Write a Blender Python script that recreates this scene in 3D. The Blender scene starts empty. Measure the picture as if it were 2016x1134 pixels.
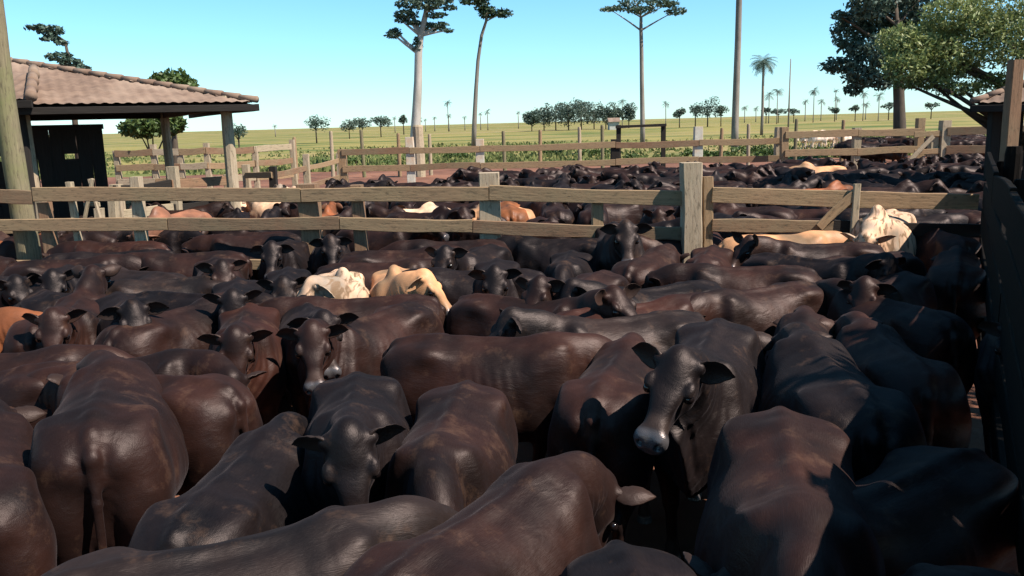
import bpy, math, random
import numpy as np
from mathutils import Vector, Matrix, Euler
R = math.radians
random.seed(7)
SC = bpy.context.scene
COL = SC.collection

# ---------------------------------------------------------------- camera, sky, sun, exposure
CAM_H, PITCH, ROLL, FPX = 2.75, 11.2, 1.55, 1645.0        # focal length in pixels of the 2016 px wide picture
cam_d = bpy.data.cameras.new('camera'); cam = bpy.data.objects.new('camera', cam_d); COL.objects.link(cam)
cam_d.sensor_width = 36.0; cam_d.lens = 36.0 * FPX / 2016.0
cam_d.clip_start = 0.05; cam_d.clip_end = 9000
CM = Matrix.Rotation(R(90 - PITCH), 4, 'X') @ Matrix.Rotation(R(-ROLL), 4, 'Z')
CM.translation = (0, 0, CAM_H)
cam.matrix_world = CM
SC.camera = cam

SUN_EL, SUN_AZ = 51.0, 116.0                                # azimuth clockwise from +Y (the view direction)
world = bpy.data.worlds.new("World"); SC.world = world; world.use_nodes = True
wn = world.node_tree; wn.nodes.clear()
sky = wn.nodes.new('ShaderNodeTexSky'); sky.sky_type = 'NISHITA'; sky.sun_disc = False
sky.sun_elevation = R(SUN_EL); sky.sun_rotation = R(SUN_AZ); sky.air_density = 1.0; sky.dust_density = 0.1; sky.ozone_density = 3.0
tint = wn.nodes.new('ShaderNodeMix');tint.data_type = 'RGBA'; tint.blend_type = 'MULTIPLY'; tint.inputs[0].default_value = 1
tc = wn.nodes.new('ShaderNodeTexCoord'); sx = wn.nodes.new('ShaderNodeSeparateXYZ'); rp = wn.nodes.new('ShaderNodeValToRGB')
wn.links.new(tc.outputs['Generated'], sx.inputs[0]); wn.links.new(sx.outputs[2], rp.inputs[0]); wn.links.new(rp.outputs[0], tint.inputs[7])
rp.color_ramp.elements[0].position = 0.0; rp.color_ramp.elements[0].color = (.72, 1.04, 1.30, 1); rp.color_ramp.elements[1].position = .32; rp.color_ramp.elements[1].color = (.62, 1.12, 1.12, 1)
bg = wn.nodes.new('ShaderNodeBackground'); bg.inputs[1].default_value = 0.074
wo = wn.nodes.new('ShaderNodeOutputWorld')
wn.links.new(sky.outputs[0], tint.inputs[6]); wn.links.new(tint.outputs[2], bg.inputs[0]); wn.links.new(bg.outputs[0], wo.inputs[0])
sun_d = bpy.data.lights.new('sun', 'SUN'); sun_d.energy = 5.0; sun_d.angle = R(0.5); sun_d.color = (1, 0.93, 0.82)
sun = bpy.data.objects.new('sun', sun_d); COL.objects.link(sun)
sv = Vector((math.sin(R(SUN_AZ)) * math.cos(R(SUN_EL)), math.cos(R(SUN_AZ)) * math.cos(R(SUN_EL)), math.sin(R(SUN_EL))))
sun.rotation_euler = sv.to_track_quat('Z', 'Y').to_euler(); sun.location = (6, -4, 9)
SC.view_settings.view_transform = 'Standard'; SC.view_settings.look = 'None'
SC.view_settings.exposure = 1.12; SC.view_settings.gamma = 1; SC.view_settings.use_curve_mapping = False

def ray(px, py):
    d = Vector(((px - 1008) / FPX, -(py - 567) / FPX, -1)).normalized()
    return CM.to_3x3() @ d
def at_z(px, py, z):                                       # where the line of sight meets height z
    d = ray(px, py); t = (z - CAM_H) / d.z
    return Vector((0, 0, CAM_H)) + d * t
def at_d(px, py, dist):                                    # where it meets the depth y = dist
    d = ray(px, py); t = dist / d.y
    return Vector((0, 0, CAM_H)) + d * t

# ---------------------------------------------------------------- helpers
def tag(o, label=None, cat=None, group=None, kind=None):
    if label: o['label'] = label
    if cat: o['category'] = cat
    if group: o['group'] = group
    if kind: o['kind'] = kind
    return o
def empty(name, loc=(0, 0, 0), rz=0):
    o = bpy.data.objects.new(name, None); COL.objects.link(o); o.location = loc; o.rotation_euler = (0, 0, rz)
    o.empty_display_size = 0.2
    return o
def mesh_np(name, V, F, smooth=True):
    me = bpy.data.meshes.new(name)
    V = np.asarray(V, dtype=np.float32); F = np.asarray(F, dtype=np.int32)
    n = F.shape[1]
    me.vertices.add(len(V)); me.vertices.foreach_set('co', V.ravel())
    me.loops.add(F.size); me.loops.foreach_set('vertex_index', F.ravel())
    me.polygons.add(len(F)); me.polygons.foreach_set('loop_start', np.arange(0, F.size, n, dtype=np.int32))
    me.polygons.foreach_set('loop_total', np.full(len(F), n, dtype=np.int32))
    if smooth: me.polygons.foreach_set('use_smooth', np.ones(len(F), dtype=bool))
    me.update(calc_edges=True); me.validate()
    return me
def link(name, me, mat=None, parent=None):
    o = bpy.data.objects.new(name, me); COL.objects.link(o)
    if mat and not me.materials: me.materials.append(mat)
    if parent: o.parent = parent
    return o
# ---------------------------------------------------------------- cattle: one implicit body, meshed once, then bent into each pose
def sstep(a, b, x):
    t = np.clip((x - a) / (b - a), 0, 1); return t * t * (3 - 2 * t)
def smin(a, b, k):
    h = np.clip(0.5 + 0.5 * (b - a) / k, 0, 1)
    return b + (a - b) * h - k * h * (1 - h)
def smax(a, b, k): return -smin(-a, -b, k)
HANG = R(42)
POLL = np.array([.99, 0, 1.335]); HA = np.array([math.cos(HANG), 0, -math.sin(HANG)]); HU = np.array([math.sin(HANG), 0, math.cos(HANG)])
NB = np.array([0.45, 0, 1.08]); NDIR = (POLL - NB) / np.linalg.norm(POLL - NB); NLEN = float(np.linalg.norm(POLL - NB)); TP = 0.45 + NLEN

def cow_sdf(X, Y, Z, kind):
    zebu = kind == 'zebu'
    def ell(c, r, k=None):
        q = np.sqrt(((X - c[0]) / r[0]) ** 2 + ((Y - c[1]) / r[1]) ** 2 + ((Z - c[2]) / r[2]) ** 2)
        return (q - 1) * min(r) * 1.15
    def cone(a, b, ra, rb, ys=1.0):
        a = np.array(a, float); b = np.array(b, float); a2 = a * (1, 1 / ys, 1); b2 = b * (1, 1 / ys, 1); ab = b2 - a2
        px, py, pz = X - a2[0], Y / ys - a2[1], Z - a2[2]
        h = np.clip((px * ab[0] + py * ab[1] + pz * ab[2]) / ab.dot(ab), 0, 1)
        return (np.sqrt((px - ab[0] * h) ** 2 + (py - ab[1] * h) ** 2 + (pz - ab[2] * h) ** 2) - (ra + (rb - ra) * h)) * (0.5 + 0.5 * ys)
    def loft(A, Yy, U, ks, top, bot, wid, p, asym):
        t = np.interp(A, ks, top); b = np.interp(A, ks, bot); w = np.interp(A, ks, wid)
        c = (t + b) / 2; h = np.maximum((t - b) / 2, 1e-3); v = np.clip((U - c) / h, -1.6, 1.6)
        wy = w * (1 - asym * v)
        rho = ((np.abs(Yy) / wy) ** p + np.abs(v) ** p) ** (1 / p)
        r = np.sqrt(Yy ** 2 + (U - c) ** 2)
        d = np.where(r > 1e-4, r * (1 - 1 / np.maximum(rho, 0.05)), -0.05)
        d = np.maximum(d, -0.2)
        end = np.maximum(ks[0] - A, A - ks[-1])
        return np.maximum(d, end)
    def smooth_keys(ks, *cols):                           # resample with a monotone-ish smooth curve
        ks = np.array(ks, float); kk = np.linspace(ks[0], ks[-1], 90); out = [kk]
        for c in cols:
            c = np.array(c, float); m = np.gradient(c, ks)
            i = np.clip(np.searchsorted(ks, kk) - 1, 0, len(ks) - 2); h = ks[i + 1] - ks[i]; t = (kk - ks[i]) / h
            out.append((2 * t**3 - 3 * t**2 + 1) * c[i] + (t**3 - 2 * t**2 + t) * h * m[i] + (-2 * t**3 + 3 * t**2) * c[i + 1] + (t**3 - t**2) * h * m[i + 1])
        return out
    ks, top, bot, wid = smooth_keys(
        [-.785, -.765, -.72, -.58, -.42, -.2, .05, .3, .48, .62, .74, .80],
        [1.03, 1.12, 1.185, 1.225, 1.25, 1.232, 1.222, 1.238, 1.26, 1.21, 1.10, .98],
        [.97, .92, .80, .70, .63, .575, .55, .545, .565, .61, .70, .82],
        [.03, .10, .185, .245, .275, .305, .325, .298, .248, .19, .125, .05])
    d = loft(X, Y, Z, ks, top, bot, wid, 2.25, 0.16)
    # hip bones, pin bones, rump slope, tail head, backbone
    d = smin(d, ell((-.43, .205, 1.15), (.10, .06, .055)), .13)
    d = smin(d, ell((-.74, .095, 1.07), (.055, .045, .06)), .08)
    d = smin(d, cone((-.72, 0, 1.175), (-.55, 0, 1.215), .028, .04), .06)
    d = smin(d, cone((-.5, 0, 1.225), (.35, 0, 1.215), .028, .028), .05)
    d = smax(d, -ell((-.27, .335, 1.13), (.12, .05, .09)), .11)      # hunger hollow in front of the hip
    d = smax(d, -ell((-.62, .285, 1.15), (.12, .035, .06)), .08)     # hollow between hip and pin
    rb = sstep(-.22, -.05, X) * sstep(.36, .22, X) * sstep(.62, .72, Z) * sstep(1.16, 1.02, Z)
    d = d + rb * .0018 * np.sin((X + (Z - 1) * .25) * 2 * np.pi / .075)                      # ribs
    # thigh, stifle, hock and hind leg
    d = smin(d, ell((-.60, .155, .86), (.20, .14, .30)), .10)
    d = smin(d, ell((-.42, .175, .72), (.11, .075, .15)), .08)
    leg = cone((-.57, .15, .70), (-.68, .13, .47), .105, .052)
    leg = smin(leg, ell((-.715, .13, .475), (.045, .034, .055)), .03)
    leg = smin(leg, cone((-.69, .13, .44), (-.665, .13, .15), .038, .033), .03)
    leg = smin(leg, ell((-.66, .13, .125), (.042, .038, .04)), .02)
    leg = smin(leg, cone((-.645, .13, .09), (-.62, .13, .03), .042, .055), .02)
    d = smin(d, leg, .06)
    # shoulder blade, upper arm, fore leg
    d = smin(d, cone((.50, .125, 1.20), (.58, .19, .92), .045, .075), .05)
    d = smin(d, ell((.44, .175, 1.0), (.12, .06, .19)), .07)
    d = smin(d, ell((.60, .135, .86), (.10, .08, .12)), .08)
    d = smin(d, ell((.42, .185, .76), (.12, .055, .12)), .07)
    d = smax(d, -ell((.30, .335, .93), (.05, .035, .20)), .06)       # crease behind the shoulder
    leg = cone((.45, .165, .70), (.47, .145, .42), .085, .046)
    leg = smin(leg, ell((.478, .145, .40), (.044, .042, .055)), .025)
    leg = smin(leg, cone((.475, .145, .38), (.475, .14, .15), .034, .031), .02)
    leg = smin(leg, ell((.478, .14, .125), (.042, .038, .04)), .02)
    leg = smin(leg, cone((.49, .14, .09), (.51, .14, .03), .042, .055), .02)
    d = smin(d, leg, .06)
    d = smax(d, .0 - Z + .012, .008)
    # uneven flesh, so that no two stretches of hide are equally smooth
    d = d + .0036 * np.sin(X * 17 + 2 * np.sin(Z * 9)) * np.sin(Z * 15 + 1.3 * np.sin(X * 11)) * sstep(.5, .7, Z)
    # brisket and neck
    d = smin(d, ell((.67, 0, .70), (.13, .075, .13)), .10)
    nk = cone((.52, 0, 1.01), (.77, 0, 1.17), .225, .17, .64)
    nk = smin(nk, cone((.77, 0, 1.17), (.95, 0, 1.25), .17, .125, .72), .06)
    nk = smin(nk, cone((.45, 0, 1.18), (.93, 0, 1.295), .065, .06, .8), .09)
    d = smin(d, nk, .10)
    fold = sstep(.60, .70, X) * sstep(.98, .90, X) * sstep(1.30, 1.15, Z); d = d + fold * .005 * np.sin((X + Z * .55) * 2 * np.pi / .062)
    dl = cone((.70, 0, .74), (.97, 0, 1.06), .10 if not zebu else .13, .05, .22)
    d = smin(d, dl, .06)
    if zebu: d = smin(d, cone((.33, 0, 1.25), (.44, 0, 1.32), .09, .075, .75), .10)
    # tail
    tl = cone((-.70, 0, 1.190), (-.785, 0, 1.10), .034, .027)
    tl = smin(tl, cone((-.785, 0, 1.10), (-.812, 0, .90), .027, .022), .05)
    tl = smin(tl, cone((-.812, 0, .90), (-.825, 0, .55), .022, .018), .02)
    tl = smin(tl, cone((-.825, 0, .56), (-.82, 0, .36), .024, .036), .02)
    d = smin(d, tl, .03)
    d = smin(d, ell((-.66, 0, .74), (.06, .06, .12)), .05)
    # head in its own frame: A along the face, U up out of the forehead
    A = (X - POLL[0]) * HA[0] + (Z - POLL[2]) * HA[2]; U = (X - POLL[0]) * HU[0] + (Z - POLL[2]) * HU[2]
    ks, top, bot, wid = smooth_keys(
        [-.08, -.05, 0, .07, .15, .22, .29, .355, .405, .44],
        [-.06, -.035, .002, .018, .020, .020, .008, .004, -.012, -.045],
        [-.10, -.14, -.185, -.215, -.215, -.188, -.162, -.150, -.146, -.12],
        [.035, .058, .084, .102, .100, .074, .060, .063, .072, .054])
    hd = loft(A, Y, U, ks, top, bot, wid, 2.5, -.13)
    def hell(c, r):
        q = np.sqrt(((A - c[0]) / r[0]) ** 2 + ((Y - c[1]) / r[1]) ** 2 + ((U - c[2]) / r[2]) ** 2)
        return (q - 1) * min(r) * 1.15
    hd = smin(hd, hell((.125, .096, -.012), (.045, .028, .026)), .018)     # brow
    hd = smin(hd, hell((.08, .07, -.135), (.085, .036, .065)), .04)       # cheek
    hd = smin(hd, hell((-.03, 0, .0), (.035, .04, .03)), .04)           # poll
    hd = smin(hd, hell((.39, .042, -.045), (.045, .038, .042)), .025)     # nostril wings
    hd = smin(hd, hell((.375, 0, -.135), (.05, .045, .028)), .025)          # chin
    hd = smax(hd, -hell((.158, .116, -.050), (.034, .022, .024)), .010)    # eye socket
    hd = smax(hd, -hell((.24, .086, -.075), (.09, .026, .045)), .03)       # hollow of the cheek
    hd = smax(hd, -hell((.428, .044, -.040), (.026, .016, .020)), .006)    # nostril
    hd = smax(hd, -hell((.365, .06, -.112), (.08, .07, .008)), .005)       # mouth
    hd = smin(hd, hell((.0, .095, -.03), (.032, .035, .032)), .03)          # ear root
    d = smin(d, hd, .045)
    return d

def surf_nets(D, xs, ys, zs):
    S = D < 0
    c = [S[i:S.shape[0] - 1 + i, j:S.shape[1] - 1 + j, k:S.shape[2] - 1 + k] for i in (0, 1) for j in (0, 1) for k in (0, 1)]
    n = sum(a.astype(np.int8) for a in c)
    act = (n > 0) & (n < 8); ijk = np.argwhere(act); ids = -np.ones(act.shape, np.int64); ids[act] = np.arange(len(ijk))
    acc = np.zeros((len(ijk), 3)); cnt = np.zeros(len(ijk)); ax = (xs, ys, zs)
    corner = [(i, j, k) for i in (0, 1) for j in (0, 1) for k in (0, 1)]
    for a in corner:
        for e in range(3):
            if a[e]: continue
            b = list(a); b[e] = 1
            pa = ijk + a; pb = ijk + b
            da = D[pa[:, 0], pa[:, 1], pa[:, 2]]; db = D[pb[:, 0], pb[:, 1], pb[:, 2]]
            m = (da < 0) != (db < 0); t = np.where(m, da / np.where(m, da - db, 1), 0)
            P = np.stack([ax[q][pa[:, q]] for q in range(3)], 1).astype(float)
            P[:, e] += t * (ax[e][pb[:, e]] - ax[e][pa[:, e]])
            acc[m] += P[m]; cnt[m] += 1
    V = acc / cnt[:, None]
    F = []
    for e in range(3):
        u, v = (e + 1) % 3, (e + 2) % 3
        sl0 = [slice(None)] * 3; sl1 = [slice(None)] * 3; sl0[e] = slice(0, -1); sl1[e] = slice(1, None)
        ch = S[tuple(sl0)] != S[tuple(sl1)]
        sl = [slice(None)] * 3; sl[u] = slice(1, -1); sl[v] = slice(1, -1)
        g = np.argwhere(ch[tuple(sl)]); g[:, u] += 1; g[:, v] += 1
        ins = S[g[:, 0], g[:, 1], g[:, 2]]
        def cell(du, dv):
            q = g.copy(); q[:, u] += du; q[:, v] += dv; return ids[q[:, 0], q[:, 1], q[:, 2]]
        q = np.stack([cell(-1, -1), cell(0, -1), cell(0, 0), cell(-1, 0)], 1)
        q[~ins] = q[~ins][:, ::-1]
        F.append(q)
    return V, np.concatenate(F)

def ear_shell(kind, nr, nc):
    """closed cupped leaf for each ear: points, faces, weight along the ear"""
    zebu = kind == 'zebu'; L = .20 if not zebu else .25; dn = .30 if not zebu else .75
    V = []; F = []; W = []
    for sgn in (1, -1):
        dirv = np.array([-.10, math.cos(dn), -math.sin(dn)]); dirv /= np.linalg.norm(dirv)
        nrm = np.array([.80, .25, .45]); nrm -= dirv * nrm.dot(dirv); nrm /= np.linalg.norm(nrm); wdv = np.cross(dirv, nrm)
        n0 = len(V)
        for i in range(nr):
            s = i / (nr - 1); hw = (.026 + .044 * math.sin(math.pi * min(1, s * 1.02) ** .85) ** .9) * (1 - s ** 6 * .85); ro = max(0, 1 - s / .28)
            c = np.array([.0, .092, -.03]) + dirv * (L * s - .015) + np.array([0, 0, .025 * s * s]) - nrm * .012 * math.sin(math.pi * s)
            for k in range(nc):
                th = 2 * math.pi * k / nc; u = math.cos(th); v = math.sin(th)
                off = .022 * ro * v + (1 - ro) * (.0055 * v * (1 - s * .4) + .42 * hw * (u * u - .45))
                edge = .006 * math.sin(s * 40 + u * 3) * .3
                p = c + wdv * (hw * (u + .15 * ro * 0)) + nrm * (off + edge)
                V.append(POLL + HA * p[0] + np.array([0, p[1] * sgn, 0]) + HU * p[2]); W.append(min(1, s * 4 + .1))
        for i in range(nr - 1):
            for k in range(nc):
                q = (n0 + i * nc + k, n0 + i * nc + (k + 1) % nc, n0 + (i + 1) * nc + (k + 1) % nc, n0 + (i + 1) * nc + k)
                F.append(q if sgn < 0 else q[::-1])
        for i, fl in ((0, sgn < 0), (nr - 1, sgn > 0)):
            for k in range(1, nc // 2):
                q = (n0 + i * nc + k - 1, n0 + i * nc + k, n0 + i * nc + (nc - k) % nc, n0 + i * nc + (nc - k + 1) % nc)
                F.append(q[::-1] if fl else q)
    return np.array(V), np.array(F), np.array(W)
def axis(*segs):
    out = []
    for a, b, st in segs: out.append(np.arange(a, b, st))
    return np.concatenate(out + [[segs[-1][1]]])
_TPL = {}
def cow_template(kind, lod):
    if (kind, lod) in _TPL: return _TPL[kind, lod]
    m = {0: 1.0, 1: 1.6, 2: 2.9}[lod]
    xs = axis((-.95, .86, .0155 * m), (.86, 1.52, .0078 * m))
    yp = axis((.0, .36, .0085 * m)); ys = np.concatenate([-yp[:0:-1], yp])
    zs = axis((-.03, .52, .022 * m), (.52, .98, .0145 * m), (.98, 1.5, .0095 * m))
    X, Y, Z = np.meshgrid(xs, yp, zs, indexing='ij')
    D = cow_sdf(X.astype(np.float32), Y.astype(np.float32), Z.astype(np.float32), kind)
    D = np.concatenate([D[:, :0:-1], D], 1)
    V, F = surf_nets(D, xs, ys, zs); nb = len(V)
    EV, EF, EW = ear_shell(kind, *{0: (12, 16), 1: (8, 12), 2: (6, 8)}[lod])
    V = np.concatenate([V, EV]); F = np.concatenate([F, EF + nb])
    A = (V - POLL) @ HA; U = (V - POLL) @ HU
    tp = dict(V=V, F=F, A=A, U=U)
    wh = sstep(-.08, .04, A) * sstep(-.36, -.25, U) * sstep(.80, .90, V[:, 0])
    earw = 0 * sstep(.10, .14, np.abs(V[:, 1])) * sstep(.10, .05, A) * sstep(-.36, -.25, U) * sstep(.80, .90, V[:, 0])
    earw[nb:] = EW; wh[nb:] = 1
    t1 = 0.45 + (V - NB) @ NDIR
    T = np.minimum(V[:, 0], .45) + np.maximum(t1 - .45, 0) * sstep(.62, .95, V[:, 2]) * sstep(.3, .55, V[:, 0])
    T = T * (1 - wh) + TP * wh; T = np.minimum(T, TP + .02)
    tp.update(wh=wh, earw=earw, T=T)
    zone = np.zeros(len(V)); zone = np.maximum(zone, sstep(.35, .385, A) * sstep(-.36, -.25, U) * (V[:, 0] > .9)); zone[nb:] = 0
    zone = np.maximum(zone, sstep(.085, .07, V[:, 2])); tp['muz'] = zone
    tp['inner'] = np.zeros(len(V)); tp['inner'][nb:] = .7
    ring = sstep(.26, .32, A) * sstep(.375, .345, A) * (wh > .5)
    ed = np.sqrt(((A - .158) / 1.4) ** 2 + (np.abs(V[:, 1]) - .0975) ** 2 + (U + .05) ** 2)
    ring = np.maximum(ring, sstep(.07, .035, ed)); tp['inner'][:nb] = np.maximum(tp['inner'], ring)[:nb]
    _TPL[kind, lod] = tp
    return tp

def rotz(a):
    c, s = np.cos(a), np.sin(a); M = np.zeros(np.shape(a) + (3, 3)); M[..., 0, 0] = c; M[..., 0, 1] = -s; M[..., 1, 0] = s; M[..., 1, 1] = c; M[..., 2, 2] = 1; return M
def roty(a):                                             # positive lifts +x upward
    c, s = np.cos(a), np.sin(a); M = np.zeros(np.shape(a) + (3, 3)); M[..., 0, 0] = c; M[..., 0, 2] = -s; M[..., 2, 0] = s; M[..., 2, 2] = c; M[..., 1, 1] = 1; return M
def rotx(a):
    c, s = np.cos(a), np.sin(a); M = np.zeros(np.shape(a) + (3, 3)); M[..., 1, 1] = c; M[..., 1, 2] = -s; M[..., 2, 1] = s; M[..., 2, 2] = c; M[..., 0, 0] = 1; return M

def pose(tp, P, bend=0, ny=0, npt=0, hy=0, hp=0, hr=0, girth=1, swing=(0, 0, 0, 0), ear=(0, 0), length=.90):
    """points P (with per-point T, wh, earw in tp) -> posed points; angles in degrees, yaw + is to the animal's left"""
    V = P.copy(); T = tp['T']; wh = tp['wh']
    # ears
    for sgn in (1, -1):
        m = (V[:, 1] * sgn > 0) & (tp['earw'] > 0)
        if m.any():
            base = POLL + HA * .015 + HU * -.025 + np.array([0, .09 * sgn, 0]); q = V[m] - base; w = tp['earw'][m][:, None]
            B = np.stack([HA, [0, 1, 0], HU], 1)          # head frame
            M = B @ (rotx(R(ear[0]) * -sgn) @ rotz(R(ear[1]) * -sgn)) @ B.T
            V[m] = base + q * (1 - w) + (q @ M.T) * w
    # girth and belly
    g = 1 + (girth - 1) * sstep(-.7, -.3, V[:, 0]) * sstep(.62, .3, V[:, 0]); V[:, 1] = V[:, 1] * g * np.where(V[:, 2] > .5, 1, 1 / g)
    V[:, 2] -= (girth - 1) * .12 * sstep(1.0, .6, V[:, 2]) * sstep(.45, .6, V[:, 2]) * sstep(-.5, -.2, V[:, 0]) * sstep(.45, .2, V[:, 0])
    # legs
    for i, (lx, ly) in enumerate(((-.6, 1), (-.6, -1), (.47, 1), (.47, -1))):
        m = (V[:, 1] * ly > 0.02) & (np.abs(V[:, 0] - lx) < .3) & (V[:, 2] < .7)
        V[m, 0] += swing[i] * np.maximum(.7 - V[m, 2], 0) ** 1.3
    # continuous bend along the body and neck
    n = 260; Ts = np.linspace(-1.0, TP + .03, n); dT = Ts[1] - Ts[0]
    rn = sstep(.36, TP, Ts) * .5 + .5 * np.clip((Ts - .36) / (TP - .36), 0, 1)
    yaw = R(bend) * np.clip(Ts, -.9, .5) / .9 + R(ny) * rn; pit = R(npt) * rn
    M = rotz(yaw) @ roty(pit)
    d0 = np.where((Ts < .45)[:, None], np.array([1., 0, 0]), NDIR)
    C0 = np.where((Ts < .45)[:, None], np.stack([Ts, 0 * Ts, 0 * Ts + NB[2]], 1), NB + (Ts - .45)[:, None] * NDIR)
    st = np.einsum('nij,nj->ni', M, d0) * dT * np.where(Ts < .45, length, 1)[:, None]; C = np.cumsum(st, 0); i0 = int(np.argmin(np.abs(Ts))); C = C - C[i0] + C0[i0] + np.array([0., 0, 0])
    f = np.clip((T - Ts[0]) / dT, 0, n - 1.001); i = f.astype(int); fr = (f - i)[:, None]
    Cc = C[i] * (1 - fr) + C[i + 1] * fr; Cr = C0[i] * (1 - fr) + C0[i + 1] * fr
    y = yaw[i] * (1 - fr[:, 0]) + yaw[i + 1] * fr[:, 0]; p = pit[i] * (1 - fr[:, 0]) + pit[i + 1] * fr[:, 0]
    q = V - Cr
    # the head turns about the poll
    if hy or hp or hr:
        w = wh
        piv = np.array([-.03, 0, -.05]); qq = q - piv
        Mh = rotz(R(hy) * w) @ roty(R(hp) * w) @ rotx(R(hr) * w)
        q = np.where((wh > 0)[:, None], np.einsum('nij,nj->ni', Mh, qq) + piv, q)
    return Cc + np.einsum('nij,nj->ni', rotz(y) @ roty(p), q)

EYE_P = [POLL + HA * .155 + HU * -.040 + np.array([0, s * .0985, 0]) for s in (1, -1)]
def uvsphere(c, r, nu=14, nv=9):
    V = []; F = []
    for j in range(nv + 1):
        for i in range(nu):
            a = 2 * math.pi * i / nu; b = math.pi * j / nv
            V.append((c[0] + r * math.sin(b) * math.cos(a), c[1] + r * math.sin(b) * math.sin(a), c[2] + r * math.cos(b)))
    for j in range(nv):
        for i in range(nu): F.append((j * nu + i, j * nu + (i + 1) % nu, (j + 1) * nu + (i + 1) % nu, (j + 1) * nu + i))
    return np.array(V), F

def make_cow(name, x, y, head, color, lod=0, kind='taurine', scale=1.0, mat=None, seed=0, tags=False, **kw):
    """x, y: middle of the body on the ground; head: heading in degrees, 0 = +x, 90 = away"""
    tp = cow_template(kind, lod); rs = np.random.RandomState(seed + 11)
    kw.setdefault('swing', tuple(rs.uniform(-.25, .25, 4))); kw.setdefault('girth', 1 + rs.uniform(-.07, .10)); kw.setdefault('ear', (rs.uniform(-12, 22), rs.uniform(-18, 18)))
    V = pose(tp, tp['V'], **kw)
    me = mesh_np(name, V * scale, tp['F'])
    a = me.attributes.new('muzzle', 'FLOAT', 'POINT'); a.data.foreach_set('value', tp['muz'].astype(np.float32))
    a = me.attributes.new('inner_ear', 'FLOAT', 'POINT'); a.data.foreach_set('value', tp['inner'].astype(np.float32))
    a = me.attributes.new('rest', 'FLOAT_VECTOR', 'POINT'); a.data.foreach_set('vector', (tp['V'] + seed * .37).astype(np.float32).ravel())
    o = link(name, me, mat or MAT['coat'])
    o.location = (x, y, 0); o.rotation_euler = (0, 0, R(head)); o.color = (*color, 1)
    if lod <= 1:
        for i in (0, 1):
            S, F = uvsphere(EYE_P[i], .0255, 12, 8)
            t2 = dict(T=np.full(len(S), TP), wh=np.ones(len(S)), earw=np.zeros(len(S)))
            k2 = dict(kw); k2['girth'] = 1
            e = link('eye', mesh_np('eye', pose(t2, S, **k2) * scale, F), MAT['eye'], o)
    return o
# ---------------------------------------------------------------- materials
MAT = {}
class NT:
    def __init__(s, name):
        m = bpy.data.materials.new(name); m.use_nodes = True; s.m = m; s.t = m.node_tree; s.t.nodes.clear()
        s.out = s.t.nodes.new('ShaderNodeOutputMaterial'); s.b = s.t.nodes.new('ShaderNodeBsdfPrincipled'); s.t.links.new(s.b.outputs[0], s.out.inputs[0]); MAT[name] = m
    def n(s, typ, **k):
        o = s.t.nodes.new('ShaderNode' + typ)
        for a, b in k.items(): setattr(o, a, b)
        return o
    def l(s, a, b): s.t.links.new(a, b)
    def set(s, sock, v): s.b.inputs[sock].default_value = v
    def noise(s, vec, scale, detail=4, rough=.55, dist=0):
        o = s.n('TexNoise'); o.inputs['Scale'].default_value = scale; o.inputs['Detail'].default_value = detail; o.inputs['Roughness'].default_value = rough; o.inputs['Distortion'].default_value = dist
        if vec is not None: s.l(vec, o.inputs['Vector'])
        return o.outputs['Fac']
    def ramp(s, fac, stops, interp='LINEAR'):
        o = s.n('ValToRGB'); e = o.color_ramp.elements; o.color_ramp.interpolation = interp
        while len(e) < len(stops): e.new(.5)
        for i, (p, c) in enumerate(stops): e[i].position = p; e[i].color = (*c, 1) if len(c) == 3 else c
        s.l(fac, o.inputs[0]); return o.outputs[0]
    def mix(s, fac, a, b, blend='MIX'):
        o = s.n('Mix', data_type='RGBA', blend_type=blend)
        for v, k in ((fac, 0), (a, 6), (b, 7)):
            if hasattr(v, 'is_linked'): s.l(v, o.inputs[k])
            else: o.inputs[k].default_value = (*v, 1) if isinstance(v, tuple) and len(v) == 3 else v
        return o.outputs[2]
    def math(s, op, a, b=0.0, c=0.0):
        o = s.n('Math', operation=op)
        for i, v in enumerate((a, b, c)):
            if hasattr(v, 'is_linked'): s.l(v, o.inputs[i])
            else: o.inputs[i].default_value = v
        return o.outputs[0]
    def attr(s, name, out='Fac'):
        o = s.n('Attribute', attribute_name=name); return o.outputs[out]
    def bump(s, h, strength, dist, normal=None):
        o = s.n('Bump'); o.inputs['Strength'].default_value = strength; o.inputs['Distance'].default_value = dist; s.l(h, o.inputs['Height'])
        if normal: s.l(normal, o.inputs['Normal'])
        return o.outputs[0]
    def mapping(s, vec, scale):
        o = s.n('Mapping'); o.inputs['Scale'].default_value = scale; s.l(vec, o.inputs['Vector']); return o.outputs[0]

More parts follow.
